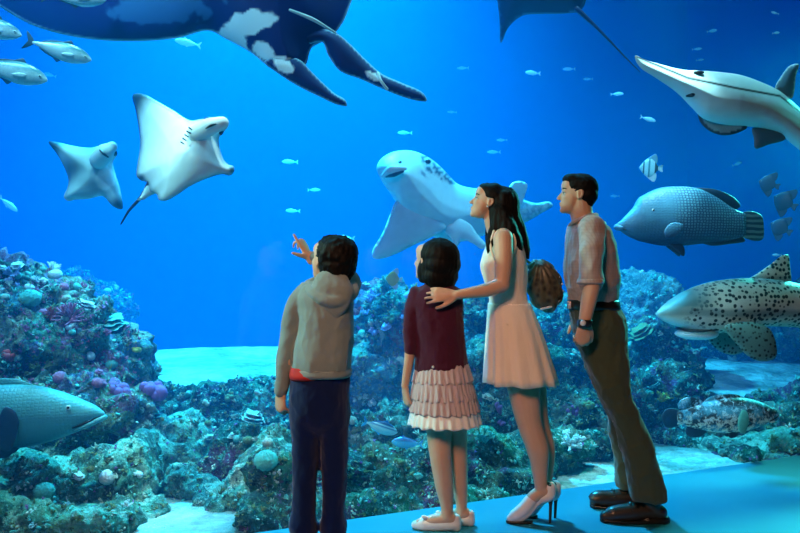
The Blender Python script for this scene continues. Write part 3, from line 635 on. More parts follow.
# ---------- the woman ----------------------------------------------
D = 3.93
wom = person('woman', 525, D, 'woman in sleeveless cream dress and white heels resting a hand on the girl in maroon')
Hm = head_M(P(488, 202.5, D), 88, 17, .193)
sk = [head_geo(Hm), tube([P(492,208,D), P(493,224,D), P(499,236,D)], [.043,.040,.05], 16),
      rows([(232,490,516,.085),(245,487,521,.105),(262,484,522,.10),(285,489,522,.085),(320,490,530,.11),(380,496,540,.12)], D),
      # near (left) arm: shoulder, elbow, wrist
      tube([P(503,238,D-.135), P(503.5,255,D-.165), P(503,272,D-.175), P(502,284,D-.18)], [.048,.045,.039,.036], 18),
      tube([P(502,285,D-.18), P(486,290,D-.21), P(468,293,D-.235), P(456,295,D-.25)], [.037,.033,.025,.0215], 18),
      tube([P(503,238,D+.13), P(504,270,D+.17), P(512,300,D+.17), P(512,322,D+.15)], [.045,.038,.032,.024], 14),
      hand(P(512,322,D+.15), (0,0,-1), (0,-1,0), .17, (30,35,40,45), thumb=1),
      tube([P(521,370,D-.03), P(524,392,D-.04), P(530,425,D-.04), P(538,450,D-.04), P(540,472,D-.03), P(541,487,D-.03)], [.090,.077,.060,.055,.039,.030], 20),
      tube([P(528,370,D+.06), P(532,392,D+.06), P(538,425,D+.06), P(545,450,D+.06), P(546,472,D+.05), P(546,486,D+.05)], [.085,.072,.056,.052,.037,.028], 20)]
hw = P(456, 295, D-.25)
sk.append(hand(hw, (-1,-.10,.03), (.05,.9,-.30), .165, (18,20,22,26), thumb=1, spread=6, tang=38))
for (hx, hy, d_) in ((548, 489, -.03), (553, 488, .05)):
    sk.append(tube([P(hx-1,hy+1,D+d_), P(hx-12,hy+6,D+d_), P(hx-26,hy+21,D+d_), P(hx-35,hy+26.5,D+d_)], [.026,.031,.028,.019], 16))
wmesh('body', remesh(join(*sk), .0045, 2), M_skin, wom)
face_parts(Hm, wom, M_hair); lips(Hm, wom)
hr = [xf(join(ell((-.10,0,.17), (.42,.36,.36), n=28, m=18), ell((-.24,0,-.02), (.28,.34,.33), n=24, m=14), ell((.10,0,.31), (.25,.30,.17)), ell((.17,0,.31),(.19,.24,.14)), ell((.03,0,.2),(.22,.335,.2))), Hm),
      tube([P(503,203,D), P(505,220,D-.01), P(509,236,D-.02), P(516,250,D-.03)], [.085,.078,.068,.030], 18),
      tube([P(497,212,D-.06), P(496,228,D-.075), P(490,243,D-.11), P(488,253,D-.115)], [.040,.034,.020,.007], 12),
      tube([P(510,214,D-.02), P(515,226,D-.03), P(520,240,D-.03), P(525,252,D-.03), P(528,258,D-.03)], [.055,.048,.040,.028,.008], 12),
      tube([P(500,212,D-.05), P(508,230,D-.085), P(515,243,D-.08), P(520,256,D-.07)], [.05,.048,.038,.012], 12),
      tube([P(497,212,D+.06), P(490,232,D+.08), P(487,250,D+.09)], [.040,.030,.008], 12)]
wmesh('hair', hairify(join(*hr), .0055, .0040, 11, (45,45,10), 4), M_hair, wom)
wmesh('earring', ell(Hm @ Vector((.0,.345,-.13)), .005), M_metal, wom)
dr = [rows([(229,494,518,.095),(234,489,521,.122),(243,487,523,.128),(255,482.5,525,.118),(264,480,526,.112),(275,482.5,527,.104),(287,486.5,527,.100),(300,489,528,.105),(312,489,532,.120)], D, seg=44)]
v, f = remesh(join(*dr), .0055, 2)
dress = wmesh('dress', folds((v, f), .004, (14,14,7), 8), M_cream, wom)
ruffle('skirt', 303, 382, 488.5, 529, 484, 557, .106, .20, 15, .045, M_cream, dress, D, .6)
ruffle('waist_panel', 303, 324, 488, 529.5, 487.5, 537, .110, .136, 15, .008, M_cream, dress, D, .6)
for s, dd in ((1, -.128), (-1, .128)):
    wmesh('armhole_trim', tube([P(494,231,D+dd*.95), P(490.5,244,D+dd*.95), P(494,257,D+dd), P(505,262,D+dd), P(514,252,D+dd), P(515,240,D+dd), P(512,231,D+dd*.92)], [.006]*7, 8, 40), M_cream, dress)
for (hx, hy, d_) in ((548, 489, -.03), (553, 488, .05)):
    q = lambda x, y: P(hx+x, hy+y, D+d_)
    zb = lambda p, z: Vector((p.x, p.y, z))
    front = tube([q(-17,11), q(-26,21.5), q(-34,27), q(-38,29)], [.032,.034,.029,.018], 16)
    back = tube([q(2,-2), q(1,6), q(-6,9)], [.030,.031,.026], 14)
    sole = tube([q(2,7), q(-10,13), q(-22,25), q(-30,29.5), q(-37,31)], [.018,.018,.022,.022,.014], 12)
    s = remesh(join(front, back, sole), .0045, 2); s[0][:, 2] = np.maximum(s[0][:, 2], .004)
    o = wmesh('shoe', s, M_whiteleather, wom); tp = q(3, 4); bt = q(2, 30); bt.z = 0.002
    wmesh('heel', tube([tp, tp.lerp(bt, .4), bt], [.019,.0085,.0065], 12), M_brownleather, o)
    sv = tube([zb(q(-20,20), .010), zb(q(-30,24), .007), zb(q(-39,24), .010)], [.024,.026,.016], 12); sv[0][:, 2] = np.clip(sv[0][:, 2], .001, .013); wmesh('sole', sv, M_brownleather, o)
    wmesh('ankle_bow', join(ell(q(1,-5), (.016,.03,.010), rot=(0,30,0))), M_leather, o)

# handbag, hanging on the woman's far shoulder
bagc = P(545, 287, D+.13)
hb = empty('handbag', bagc, 'brown pleated hobo handbag hanging behind the woman in cream', 'handbag')
def bagmat():
    t = NT('brown_patterned_leather'); co = t.co(); w_ = t.voro(co, 34); n_ = t.noise(co, 26, 4)
    t.base(t.mix(t.grey(w_, .15, .6), (.015,.010,.007), t.mix(n_, (.05,.035,.02), (.12,.11,.06))), .4, .5).bump(n_, .6, .01); return t.m
M_bag = bagmat()
v, f = rows([(260,533,543,.02),(264,529,550,.05),(272,526.5,557,.07),(285,526,562,.078),(297,529,562,.072),(306,535,558,.055),(312,543,552,.02)], D+.13, n=96, seg=40)
c = np.array(tuple(P(538, 258, D+.13))); q = v-c; ang = np.arctan2(q[:, 0], -q[:, 2]); N = vnormals((v, f)); v = v+N*(.005*np.sin(ang*22+2*np.sin(q[:, 1]*20)))[:, None]
bb = wmesh('bag_body', (v, f), M_bag, hb)
wmesh('strap', tube([P(531,264,D+.13), P(519,254,D+.16), P(509,238,D+.165), P(504,230.5,D+.15), P(502,234,D+.185)], [.007]*5, 8, 30), M_bag, hb)
wmesh('base_trim', tube([P(541,309,D+.08), P(552,306,D+.08), P(561,298,D+.10)], [.006,.007,.006], 8), M_metal, hb)
for px, py in ((528,270),(556,271),(559,277),(562,284),(562.5,291)): wmesh('stud', ell(P(px, py, D+.09), .006, n=10, m=6), M_metal, hb)

# ---------- the man ------------------------------------------------
D = 4.0
man = person('man', 625, D, 'man in short-sleeved pinkish striped shirt and olive trousers looking into tank')
Hm = head_M(P(576.5, 195, D), 86, 6, .208)
sk = [head_geo(Hm), tube([P(580,202,D), P(582,216,D), P(588,228,D)], [.058,.056,.065], 18),
      rows([(222,572,604,.13),(245,572,610,.14),(275,572,610,.13),(310,575,614,.13)], D),
      tube([P(592,232,D-.15), P(592,258,D-.21), P(592,284,D-.235), P(588.5,302,D-.245), P(585,320,D-.25)], [.055,.047,.040,.037,.030], 18),
      tube([P(590,232,D+.17), P(588,270,D+.2), P(582,316,D+.18)], [.05,.04,.03], 14),
      hand(P(582,316,D+.18), (-.1,0,-1), (0,-1,0), .18, (35,40,45,50), thumb=1),
      tube([P(600,340,D-.07), P(611,400,D-.08), P(636,460,D-.08), P(648,495,D-.08)], [.03]*4, 14), tube([P(594,275,D), P(598,330,D)], [.10,.09], 16),
      tube([P(600,340,D+.08), P(613,400,D+.11), P(624,460,D+.14), P(628,484,D+.15)], [.025]*4, 14),
      hand(P(584.5,321,D-.25), (-.08,.12,-1), (-.05,.95,0), .178, (48,54,58,62), thumb=1, tang=30)]
wmesh('body', remesh(join(*sk), .0048, 2), M_skin, man)
face_parts(Hm, man, M_hair); lips(Hm, man)
hr = [xf(join(ell((-.09,0,.20), (.42,.36,.34), n=28, m=18), ell((-.22,0,.03), (.285,.35,.28), n=24, m=14), ell((.12,0,.35), (.26,.28,.16)), ell((.06,.0,.20),(.22,.345,.18)), ell((-.27,0,-.16), (.15,.26,.15)), ell((.03,0,.08),(.05,.345,.10))), Hm)]
wmesh('hair', hairify(join(*hr), .005, .0022, 21, (70,70,70)), M_hair, man)
st = [rows([(219,575,597,.065),(223.5,570.5,603.5,.12),(229,568.5,608,.175),(238,567,611.5,.19),(250,566,615,.185),(262,565.3,617,.175),(275,566,618,.17),(288,567,618,.165),(298,568.5,617,.155),(303,569,615.5,.145)], D, seg=40),
      tube([P(592,229,D-.15), P(592,245,D-.195), P(591,262,D-.215), P(590.5,281,D-.22)], [.068,.063,.059,.060], 18),
      tube([P(590,229,D+.15), P(590,262,D+.21), P(590,281,D+.21)], [.066,.058,.058], 16)]
shirt = wmesh('shirt', folds(remesh(join(*st), .0065, 3), .008, (9,9,8), 13), M_shirt, man)
wmesh('collar', folds(remesh(join(tube([P(569.5,225,D-.02), P(576,221,D-.07), P(586,217,D-.078), P(596,215.5,D), P(586,217,D+.078), P(576,221,D+.07), P(569.5,225,D+.02)], [.009,.012,.013,.013,.013,.012,.009], 10, 40)), .005, 2), .003, (15,15,15)), M_shirt, shirt)
wmesh('cuff', rows([(279,578,603,.062),(283,577.5,603.5,.064),(284,578.5,603,.060)], D-.22), M_shirt, shirt)
wmesh('belt', rows([(299.5,569,617.5,.138),(301,568.5,618,.142),(308,569,619,.145),(309.5,569.5,619,.14)], D), M_leather, man)
bk = wmesh('buckle', box(P(569,305,D-.03), (.012,.045,.035)), M_metal, man)
tr_ = [rows([(303,570,617,.135),(315,570,622.5,.15),(328,573,625.5,.155),(345,578,626,.15),(360,583.5,627,.13),(375,589.5,628,.11)], D),
      rows([(340,577,625,.085,-.07),(372,588,628,.10,-.07),(398,599,633,.092,-.08),(421,611,643,.085,-.08),(448,620,655,.082,-.08),(482,627.5,663.5,.082,-.08),(496,629.5,666.5,.084,-.08),(500,631,667,.08,-.08)], D),
      rows([(340,577,624,.085,.08),(372,588,624,.09,.09),(398,600,626,.085,.11),(421,608,633,.08,.12),(448,611.5,638,.075,.14),(470,615.5,640,.075,.15),(484,617,642,.075,.15),(488,618,641,.07,.15)], D)]
wmesh('trousers', folds(remesh(join(*tr_), .007, 3), .010, (10,10,7), 15), M_khaki, man)
wt = wmesh('watch', rows([(319.5,578.5,591.5,.036),(321,578,592,.038),(325.5,577.5,591,.038),(327,578,590.5,.036)], D-.25), M_leather, man)
wmesh('watch_face', ell(P(583,323,D-.288), (.014,.006,.014)), M_metal, wt)
for (x0, x1, dd) in ((599, 667, -.08), (588.5, 650, .15)):
    d_ = D+dd; z = 0
    g = lambda x, z_: Vector(((x-400)/F*d_, d_, z_))
    up = join(tube([g(x1-8,.045), g(x1-24,.052), g(x1-40,.044), g(x1-55,.034), g(x0+6,.026)], [.040,.046,.045,.041,.026], 18), tube([g(x1-14,.05), g(x1-16,.10)], [.044,.044], 14))
    s = remesh(up, .005, 2); s[0][:, 2] = np.maximum(s[0][:, 2], .010); s[0][:, 1] = d_+(s[0][:, 1]-d_)*1.0
    o = wmesh('shoe', s, M_brownleather, man)
    sv = tube([g(x1-6,.01), g(x1-24,.01), g(x1-45,.01), g(x0+7,.010)], [.044,.047,.048,.030], 18); sv[0][:, 2] = np.clip(sv[0][:, 2], .001, .016); wmesh('sole', sv, M_leather, o)
    hv = tube([g(x1-6,.01), g(x1-20,.01)], [.043,.045], 16); hv[0][:, 2] = np.clip(hv[0][:, 2], .001, .030); wmesh('heel', hv, M_leather, o)
    wmesh('strap', tube([g(x1-37,.075)+Vector((0,-.035,-.012)), g(x1-37,.09), g(x1-37,.075)+Vector((0,.035,-.012))], [.008,.009,.008], 8, 14), M_leather, o)
# ---------------------------------------------------------------- animals of the tank
from mathutils.geometry import delaunay_2d_cdt
def smooth_outline(pts, n):
    p = np.array(pts, float); m = len(p); q = np.vstack([p[-3:], p, p[:4]]); d = np.r_[0, np.cumsum(np.linalg.norm(np.diff(q, axis=0), axis=1)**.7)]
    x = np.linspace(d[3], d[3+m], n, endpoint=False); return interp(d, q, x)
def inflate(outline, n_edge, step, front, back, warp=None):
    """closed 2-D outline -> solid with its own thickness; front/back(dist, x, y) give the half depths"""
    o = smooth_outline(outline, n_edge); mn, mx_ = o.min(0), o.max(0); gx, gy = np.meshgrid(np.arange(mn[0], mx_[0], step), np.arange(mn[1], mx_[1], step)); g = np.c_[gx.ravel(), gy.ravel()]
    g[:, 0] += (np.floor((g[:, 1]-mn[1])/step+.5) % 2)*step*.5
    a, b = o, np.roll(o, -1, 0)
    def dist(p):
        ab = b-a; out = np.full(len(p), 1e9)
        for i in range(len(a)):
            t = np.clip(((p-a[i]) @ ab[i])/(ab[i] @ ab[i]+1e-12), 0, 1); out = np.minimum(out, np.linalg.norm(p-(a[i]+t[:, None]*ab[i]), axis=1))
        return out
    ins = np.zeros(len(g), bool)
    for i in range(len(a)):
        c = (a[i][1] > g[:, 1]) != (b[i][1] > g[:, 1])
        with np.errstate(divide='ignore', invalid='ignore'): xx = (b[i][0]-a[i][0])*(g[:, 1]-a[i][1])/(b[i][1]-a[i][1])+a[i][0]
        ins ^= c & (g[:, 0] < xx)
    g = g[ins]; dg = dist(g); g = g[dg > step*.45]
    pts = np.vstack([o, g]); n = len(o)
    r = delaunay_2d_cdt([Vector(p) for p in pts], [(i, (i+1) % n) for i in range(n)], [], 1, 1e-6)
    P2 = np.array([tuple(p) for p in r[0]]); tri = r[2]; ds = dist(P2); edge = ds < 1e-5
    hf = front(ds, P2[:, 0], P2[:, 1])*(~edge); hb = back(ds, P2[:, 0], P2[:, 1])*(~edge); w_ = warp(P2[:, 0], P2[:, 1]) if warp else np.zeros(len(P2))
    A = np.c_[P2, w_-hf]; B = np.c_[P2, w_+hb]; idx = np.arange(len(P2))+len(P2); idx[edge] = np.nonzero(edge)[0]
    F_ = [tuple(t) for t in tri]+[tuple(int(idx[i]) for i in t[::-1]) for t in tri]
    return np.vstack([A, B]), F_, np.r_[np.zeros(len(P2)), np.ones(len(P2))], np.r_[ds, ds]
def pxbody(name, outline, c, d, mat, parent, front, back, warp=None, paint=None, n_edge=160, step=3.0):
    """outline in picture pixels around centre c at distance d; depths in metres; local to the parent Empty at P(c, d)"""
    v, f, side, ds = inflate(outline, n_edge, step, front, back, warp); s = d/F
    q = s*(1+(v[:, 2]/d)); V = np.c_[(v[:, 0]-400)*q-(c[0]-400)*s, v[:, 2], -((v[:, 1]-266.5)*q-(c[1]-266.5)*s)]
    used = np.zeros(len(V), bool); used[[i for q in f for i in q]] = True; m = np.cumsum(used)-1
    o = mesh(name, (V[used], [tuple(m[i] for i in q) for q in f]), mat, parent)
    if paint:
        col = np.array([(*paint(x, y, sd, e), 1) for x, y, sd, e in zip(v[used, 0], v[used, 1], side[used], ds[used])], 'f')
        at = o.data.color_attributes.new('pattern', 'FLOAT_COLOR', 'POINT'); at.data.foreach_set('color', col.ravel())
    return o
def painted(name, scale=18, rough=.45, var=.25, spec=.4):
    t = NT(name); at = t.add('ShaderNodeAttribute', attribute_name='pattern'); co = t.co(); n_ = t.noise(co, scale, 4)
    t.base(t.mix(t.math('MULTIPLY', t.grey(n_, .3, .75), var), at.outputs[0], t.mix(.5, at.outputs[0], (.02,.06,.10))), rough, spec).bump(n_, .15, .01); return t.m
M_hide = painted('ray_hide'); M_mantahide = painted('manta_hide', 6, .6, .12, .15)
M_pale = plain('pale_hide', (.62,.72,.72), .5, .4, .1, 12); M_navyhide = plain('dark_navy_hide', (.010,.022,.07), .5, .4, .3, 8)
def sroot(name, c, d, label, cat, group=None): return empty(name, P(c[0], c[1], d), label, cat, group)
def pt(root, c, d, x, y, dy=0.0): return Vector(((x-400)/F*(d+dy)-(c[0]-400)/F*d, dy, -((y-266.5)/F*(d+dy)-(c[1]-266.5)/F*d)))
ss = lambda a, b, x: (lambda t: t*t*(3-2*t))(min(1, max(0, (x-a)/(b-a))))
def blob(x, y, cx, cy_, rx, ry, ang=0):
    a = R(ang); dx, dy = x-cx, y-cy_; u = (dx*math.cos(a)+dy*math.sin(a))/rx; v = (-dx*math.sin(a)+dy*math.cos(a))/ry
    n_ = mnoise.fractal(Vector((x*.06, y*.06, 3.3)), 1, 2, 3)*.9; return 1-ss(.85, 1.0, math.hypot(u, v)+n_*.45)
def mixc(a, b, t): return tuple(p+(q-p)*t for p, q in zip(a, b))

# manta ray, huge, along the top
d, c = 4.9, (215, -10)
man_r = sroot('manta_ray', c, d, 'huge dark manta ray with white throat patches gliding along the top', 'manta ray')
NV, WH = (.002,.010,.11), (.82,.90,.90)
def p_manta(x, y, s, e):
    col = NV
    if s == 0:
        w_ = max(blob(x,y,232,40,20,11,35), blob(x,y,250,22,30,13,-12), blob(x,y,262,50,14,7,40), blob(x,y,284,62,13,6,20))
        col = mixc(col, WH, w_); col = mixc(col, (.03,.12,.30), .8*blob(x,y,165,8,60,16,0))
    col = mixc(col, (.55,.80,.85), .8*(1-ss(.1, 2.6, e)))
    return col
mo = [(-120,-70),(-40,-18),(0,7),(32,25),(75,37),(130,41.5),(178,38),(210,31),(226,39),(250,52),(268,66),(286,76),(305,66),(312,48),(330,38),(342,24),(352,0),(372,-60),(395,-150),(350,-120),(290,-85),(215,-70),(130,-70),(40,-75),(-60,-85)]
fr = lambda ds, x, y: .16*(1-np.exp(-ds/32))*np.exp(-((x-255)/190)**2)+.05*(1-np.exp(-ds/10)); 
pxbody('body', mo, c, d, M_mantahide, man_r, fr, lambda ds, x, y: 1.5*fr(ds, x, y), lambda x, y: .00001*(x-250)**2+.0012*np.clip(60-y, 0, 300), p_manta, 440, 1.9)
def p_lobe(wx, wy, r_, tx=None):
    def f(x, y, s, e):
        col = (.004,.014,.10); 
        if s == 0: col = mixc(col, WH, blob(x,y,wx,wy,r_,r_*.5,30))
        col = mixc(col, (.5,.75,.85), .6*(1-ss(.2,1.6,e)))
        return col
    return f
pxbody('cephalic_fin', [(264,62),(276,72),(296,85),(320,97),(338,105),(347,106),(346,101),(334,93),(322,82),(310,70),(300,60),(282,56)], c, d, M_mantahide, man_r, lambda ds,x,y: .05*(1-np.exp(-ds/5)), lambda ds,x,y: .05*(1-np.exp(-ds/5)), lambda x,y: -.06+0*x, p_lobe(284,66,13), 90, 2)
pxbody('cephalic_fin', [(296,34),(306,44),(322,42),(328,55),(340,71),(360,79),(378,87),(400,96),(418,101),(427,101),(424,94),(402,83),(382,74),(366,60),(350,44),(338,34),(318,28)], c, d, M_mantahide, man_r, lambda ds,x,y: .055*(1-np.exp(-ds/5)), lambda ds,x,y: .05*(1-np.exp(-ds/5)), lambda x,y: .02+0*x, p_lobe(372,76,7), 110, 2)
mesh('throat_line', tube([pt(man_r,c,d,290,10,-.19), pt(man_r,c,d,312,19,-.17), pt(man_r,c,d,336,33,-.09)], [.008,.012,.006], 8), M_pale, man_r)
for x, y in ((381,80),): mesh('pale_ring', tube([pt(man_r,c,d,378,73,-.02), pt(man_r,c,d,381,81,-.045), pt(man_r,c,d,387,89,-.02)], [.009]*3, 8), M_pale, man_r)

# eagle ray, white belly to the window
d, c = 4.7, (181, 148)
ex = lambda L, sc, ox, oy: [(ox+x/sc, oy+y/sc) for x, y in L]
ray = sroot('eagle_ray', c, d, 'large white-bellied eagle ray with dark wing tips, rising at upper left', 'ray')
eo = ex([(374,54),(386,48),(420,54),(460,76),(520,110),(588,148),(622,142),(660,142),(704,140),(717,154),(708,186),(688,212),(690,246),(706,292),(722,308),(741,314),(743,332),(728,347),(700,343),(640,360),(580,388),(526,424),(492,440),(468,436),(460,416),(436,402),(424,372),(404,366),(388,350),(390,310),(400,240),(396,180),(384,110)], 3.636, 30, 80)
def p_eagle(x, y, s, e):
    top = (.05,.10,.14)
    if s: return top
    col = mixc((.80,.86,.84), (.42,.58,.62), .75*ss(-8, 30, (x-178)*.45+(y-145)*.9))  # bluer towards the lower right: shade painted into the belly colour
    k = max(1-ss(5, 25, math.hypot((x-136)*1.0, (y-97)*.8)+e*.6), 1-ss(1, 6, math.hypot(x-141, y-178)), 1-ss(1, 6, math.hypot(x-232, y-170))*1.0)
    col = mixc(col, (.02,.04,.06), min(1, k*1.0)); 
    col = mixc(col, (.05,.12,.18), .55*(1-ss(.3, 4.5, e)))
    return col
ef = lambda ds, x, y: .025*(1-np.exp(-ds/3))+.10*(1-np.exp(-ds/18))*np.exp(-(((x-190)*.75+(y-145)*.66)*0+((x-190)*.66+(y-145)*.75))**2/30**2*.4)
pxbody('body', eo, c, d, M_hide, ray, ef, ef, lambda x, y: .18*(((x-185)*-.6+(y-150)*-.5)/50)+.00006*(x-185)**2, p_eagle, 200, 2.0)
hd_ = mesh('snout', tube([pt(ray,c,d,196,134,-.07), pt(ray,c,d,210,127,-.11), pt(ray,c,d,222,123.5,-.12)], [.05,.052,.040], 16), M_pale, ray)
mesh('mouth', tube([pt(ray,c,d,206,128.5,-.178), pt(ray,c,d,211,125.5,-.182), pt(ray,c,d,216,124,-.172)], [.004,.008,.004], 8), M_black, hd_)
mesh('eye', ell(pt(ray,c,d,209,119.5,-.09), (.03,.02,.014)), M_black, ray); mesh('eye', ell(pt(ray,c,d,221,130,-.10), (.016,.02,.03)), M_black, ray)
for k in range(5): mesh('gill_slit', tube([pt(ray,c,d,181+k*2.0,142-k*3.6,-.118), pt(ray,c,d,184+k*2.0,144-k*3.6,-.118)], [.005,.004], 6), M_navyhide, ray)
mesh('tail', tube([pt(ray,c,d,152,180,.1), pt(ray,c,d,142,196,.12), pt(ray,c,d,128,212,.14), pt(ray,c,d,121,224,.16)], [.022,.012,.008,.005], 8), M_navyhide, ray)
pxbody('pelvic_fin', ex([(425,385),(400,425),(388,436),(412,436),(440,420),(466,408),(450,380)], 3.636, 30, 80), c, d, M_hide, ray, lambda ds,x,y: .012*(1-np.exp(-ds/2)), lambda ds,x,y: .012*(1-np.exp(-ds/2)), lambda x,y: .09+0*x, lambda *a: (.45,.60,.62), 50, 2)

# second, smaller ray
d, c = 5.3, (86, 174)
ray2 = sroot('eagle_ray', c, d, 'smaller grey mottled eagle ray at the far left', 'ray')
ro = ex([(68,224),(100,226),(150,238),(225,246),(262,236),(296,240),(318,266),(302,300),(312,345),(328,400),(334,470),(300,458),(266,424),(215,432),(150,434),(130,428),(134,398),(140,368),(126,322),(100,272)], 3.636, 30, 80)
def p_r2(x, y, s, e):
    if s: return (.05,.10,.13)
    col = (.50,.62,.62); k = max(1-ss(4, 18, math.hypot(x-52, y-143)), 1-ss(4, 15, math.hypot(x-120, y-207)), .75*math.exp(-((x-93)/12)**2-((y-184)/8)**2), .6*math.exp(-((x-74)/9)**2-((y-168)/8)**2))
    return mixc(mixc(col, (.85,.9,.88), blob(x,y,106,178,9,12,0)), (.03,.07,.10), k)
rf = lambda ds, x, y: .02*(1-np.exp(-ds/3))+.07*(1-np.exp(-ds/12))
pxbody('body', ro, c, d, M_hide, ray2, rf, rf, lambda x, y: .0022*(x-y+88)*.6, p_r2, 140, 2)
h2 = mesh('snout', tube([pt(ray2,c,d,99,160,-.08), pt(ray2,c,d,106,152,-.11), pt(ray2,c,d,112,147,-.1)], [.06,.058,.035], 14), M_pale, ray2)
mesh('mouth', tube([pt(ray2,c,d,100,150,-.17), pt(ray2,c,d,104,154,-.175), pt(ray2,c,d,108,157,-.16)], [.006,.009,.006], 8), M_black, h2)
mesh('eye', ell(pt(ray2,c,d,101,147,-.08), (.02,.02,.02)), M_black, ray2); mesh('eye', ell(pt(ray2,c,d,115,153,-.08), (.015,.02,.02)), M_black, ray2)
pxbody('pelvic_fin', [(70,186),(64,198),(68,201),(78,198),(84,192),(80,186)], c, d, M_hide, ray2, lambda ds,x,y: .01+0*ds, lambda ds,x,y: .01+0*ds, lambda x,y: -.02+0*x, lambda *a: (.62,.72,.70), 40, 1.6)

# dark ray at the top centre
d, c = 6.0, (545, -20)
ray3 = sroot('eagle_ray', c, d, 'dark silhouetted ray leaving the picture at the top centre', 'ray')
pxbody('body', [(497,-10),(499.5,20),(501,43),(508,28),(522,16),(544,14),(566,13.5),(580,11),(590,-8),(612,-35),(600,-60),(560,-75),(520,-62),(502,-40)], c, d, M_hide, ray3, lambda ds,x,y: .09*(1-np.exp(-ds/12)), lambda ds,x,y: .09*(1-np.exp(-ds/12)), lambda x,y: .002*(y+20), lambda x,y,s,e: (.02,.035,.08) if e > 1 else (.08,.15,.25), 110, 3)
mesh('tail', tube([pt(ray3,c,d,577,9), pt(ray3,c,d,592,23,.02), pt(ray3,c,d,608,39,.05), pt(ray3,c,d,626,58,.08), pt(ray3,c,d,640,72,.1)], [.022,.013,.009,.006,.003], 8), M_navyhide, ray3)

# leopard shark in the centre, pale belly to the window
d, c = 6.2, (440, 198)
lsh = sroot('shark', c, d, 'pale bellied broad-headed shark swimming behind the woman, mouth open', 'shark')
def p_ls(x, y, s, e):
    dark = (.05,.12,.16); col = (.55,.78,.80)
    k = max(blob(x,y,438,170,22,7,38), ss(512, 530, x)*.55); sp = mnoise.cell(Vector((x*.42, y*.42, 0)))
    if s: return mixc((.35,.42,.40), dark, 1 if sp > .25 else 0)
    col = mixc(col, dark if sp > .0 else (.45,.6,.6), k); return col
lo = [(376.5,168),(380,160),(388,154),(397,151),(410,150.5),(422,154),(434,161),(446,172),(458,184),(472,188),(495,189),(515,196),(535,203),(550,202),(553,205),(540,214),(524,223),(505,229),(488,234),(470,240),(452,242),(432,236),(415,222),(400,208),(390,193),(381,180)]
lf = lambda ds, x, y: .34*np.sqrt(np.clip(ds, 0, 24)/24)*np.interp(x, [376,400,440,500,550], [.75,.95,.8,.45,.12])
pxbody('body', lo, c, d, M_hide, lsh, lf, lf, lambda x, y: .0036*(x-380), p_ls, 170, 2.2)
th = lambda k: (lambda ds, x, y: k*(1-np.exp(-ds/4)))
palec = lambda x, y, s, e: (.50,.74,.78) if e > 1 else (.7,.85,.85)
pxbody('pectoral_fin', [(397,200),(391,212),(383,232),(372,253),(373,258),(380,259),(396,254),(412,246),(430,238),(446,228),(436,214),(416,203)], c, d, M_hide, lsh, th(.035), th(.035), lambda x,y: -.02+.0010*(y-200), palec, 90, 2.5)
pxbody('pectoral_fin', [(440,226),(450,238),(456,248),(462,240),(472,243),(483,249),(486,245),(478,235),(470,224),(455,218)], c, d, M_hide, lsh, th(.03), th(.03), lambda x,y: .06+0*x, palec, 70, 2)
pxbody('dorsal_fin', [(508,200),(511,184),(519,181),(527,184),(525,195),(519,208)], c, d, M_hide, lsh, th(.02), th(.02), lambda x,y: .40+0*x, palec, 50, 2)
mt_ = mesh('mouth', tube([pt(lsh,c,d,386,177,-.235), pt(lsh,c,d,394,174.5,-.295), pt(lsh,c,d,403,171.5,-.305)], [.006,.019,.008], 10), M_black, lsh)
mesh('lip', tube([pt(lsh,c,d,383,176,-.20), pt(lsh,c,d,392,169.5,-.295), pt(lsh,c,d,405,168.5,-.30)], [.015,.035,.015], 10), M_pale, lsh)
mesh('nostril', ell(pt(lsh,c,d,400,162,-.255), (.014,.012,.012)), M_black, lsh); mesh('eye', ell(pt(lsh,c,d,428,161.5,-.11), (.022,.02,.018)), M_black, lsh)

# guitarfish upper right
d, c = 5.3, (735, 95)
gui = sroot('guitarfish', c, d, 'long-snouted pale guitarfish seen from below at upper right', 'guitarfish')
g4 = lambda L: [(480+x/2.5, y/2.5) for x, y in L]
def p_g(x, y, s, e):
    if s: return (.10,.12,.10)
    yy = np.interp(x, [635,688,736,780,800,840], [56,78,88,96,112,150]); k = 1-ss(.6, 1.7, abs(y-yy)); return mixc((.66,.80,.78) if y > yy else (.62,.70,.64), (.02,.03,.03), k)
go = g4([(388,139),(410,148),(460,163),(505,174),(545,176),(600,180),(650,187),(700,204),(750,228),(790,262),(830,300),(900,380),(990,470),(1100,560),(1090,575),(980,510),(880,430),(800,376),(750,338),(700,320),(664,316),(600,310),(556,295),(530,270),(490,230),(440,195),(400,168),(388,148)])
gf = lambda ds, x, y: .20*(1-np.exp(-ds/9))*np.interp(x, [635,680,740,800,920], [.25,.6,1.0,.9,.1])
pxbody('body', go, c, d, M_hide, gui, gf, gf, lambda x, y: .0022*(x-735), p_g, 230, 1.1)
pxbody('pectoral_fin', g4([(545,268),(548,300),(570,325),(605,338),(645,332),(668,318),(640,300),(590,280)]), c, d, M_hide, gui, th(.02), th(.02), lambda x,y: .02+0*x, lambda x,y,s,e: (.03,.06,.08) if e < 3 else (.30,.45,.48), 60, 1.8)
pxbody('pelvic_fin', g4([(680,322),(684,345),(688,371),(720,362),(764,346),(740,325)]), c, d, M_hide, gui, th(.02), th(.02), lambda x,y: .06+0*x, lambda x,y,s,e: (.08,.18,.22), 50, 1.8)
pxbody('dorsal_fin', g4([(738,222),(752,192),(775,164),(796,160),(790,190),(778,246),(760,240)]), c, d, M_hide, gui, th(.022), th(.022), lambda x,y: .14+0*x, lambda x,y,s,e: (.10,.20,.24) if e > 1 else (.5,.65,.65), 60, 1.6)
mesh('mouth', tube([pt(gui,c,d,687,96,-.16), pt(gui,c,d,692,95,-.18), pt(gui,c,d,697,92,-.17)], [.008,.014,.008], 8), M_black, gui)
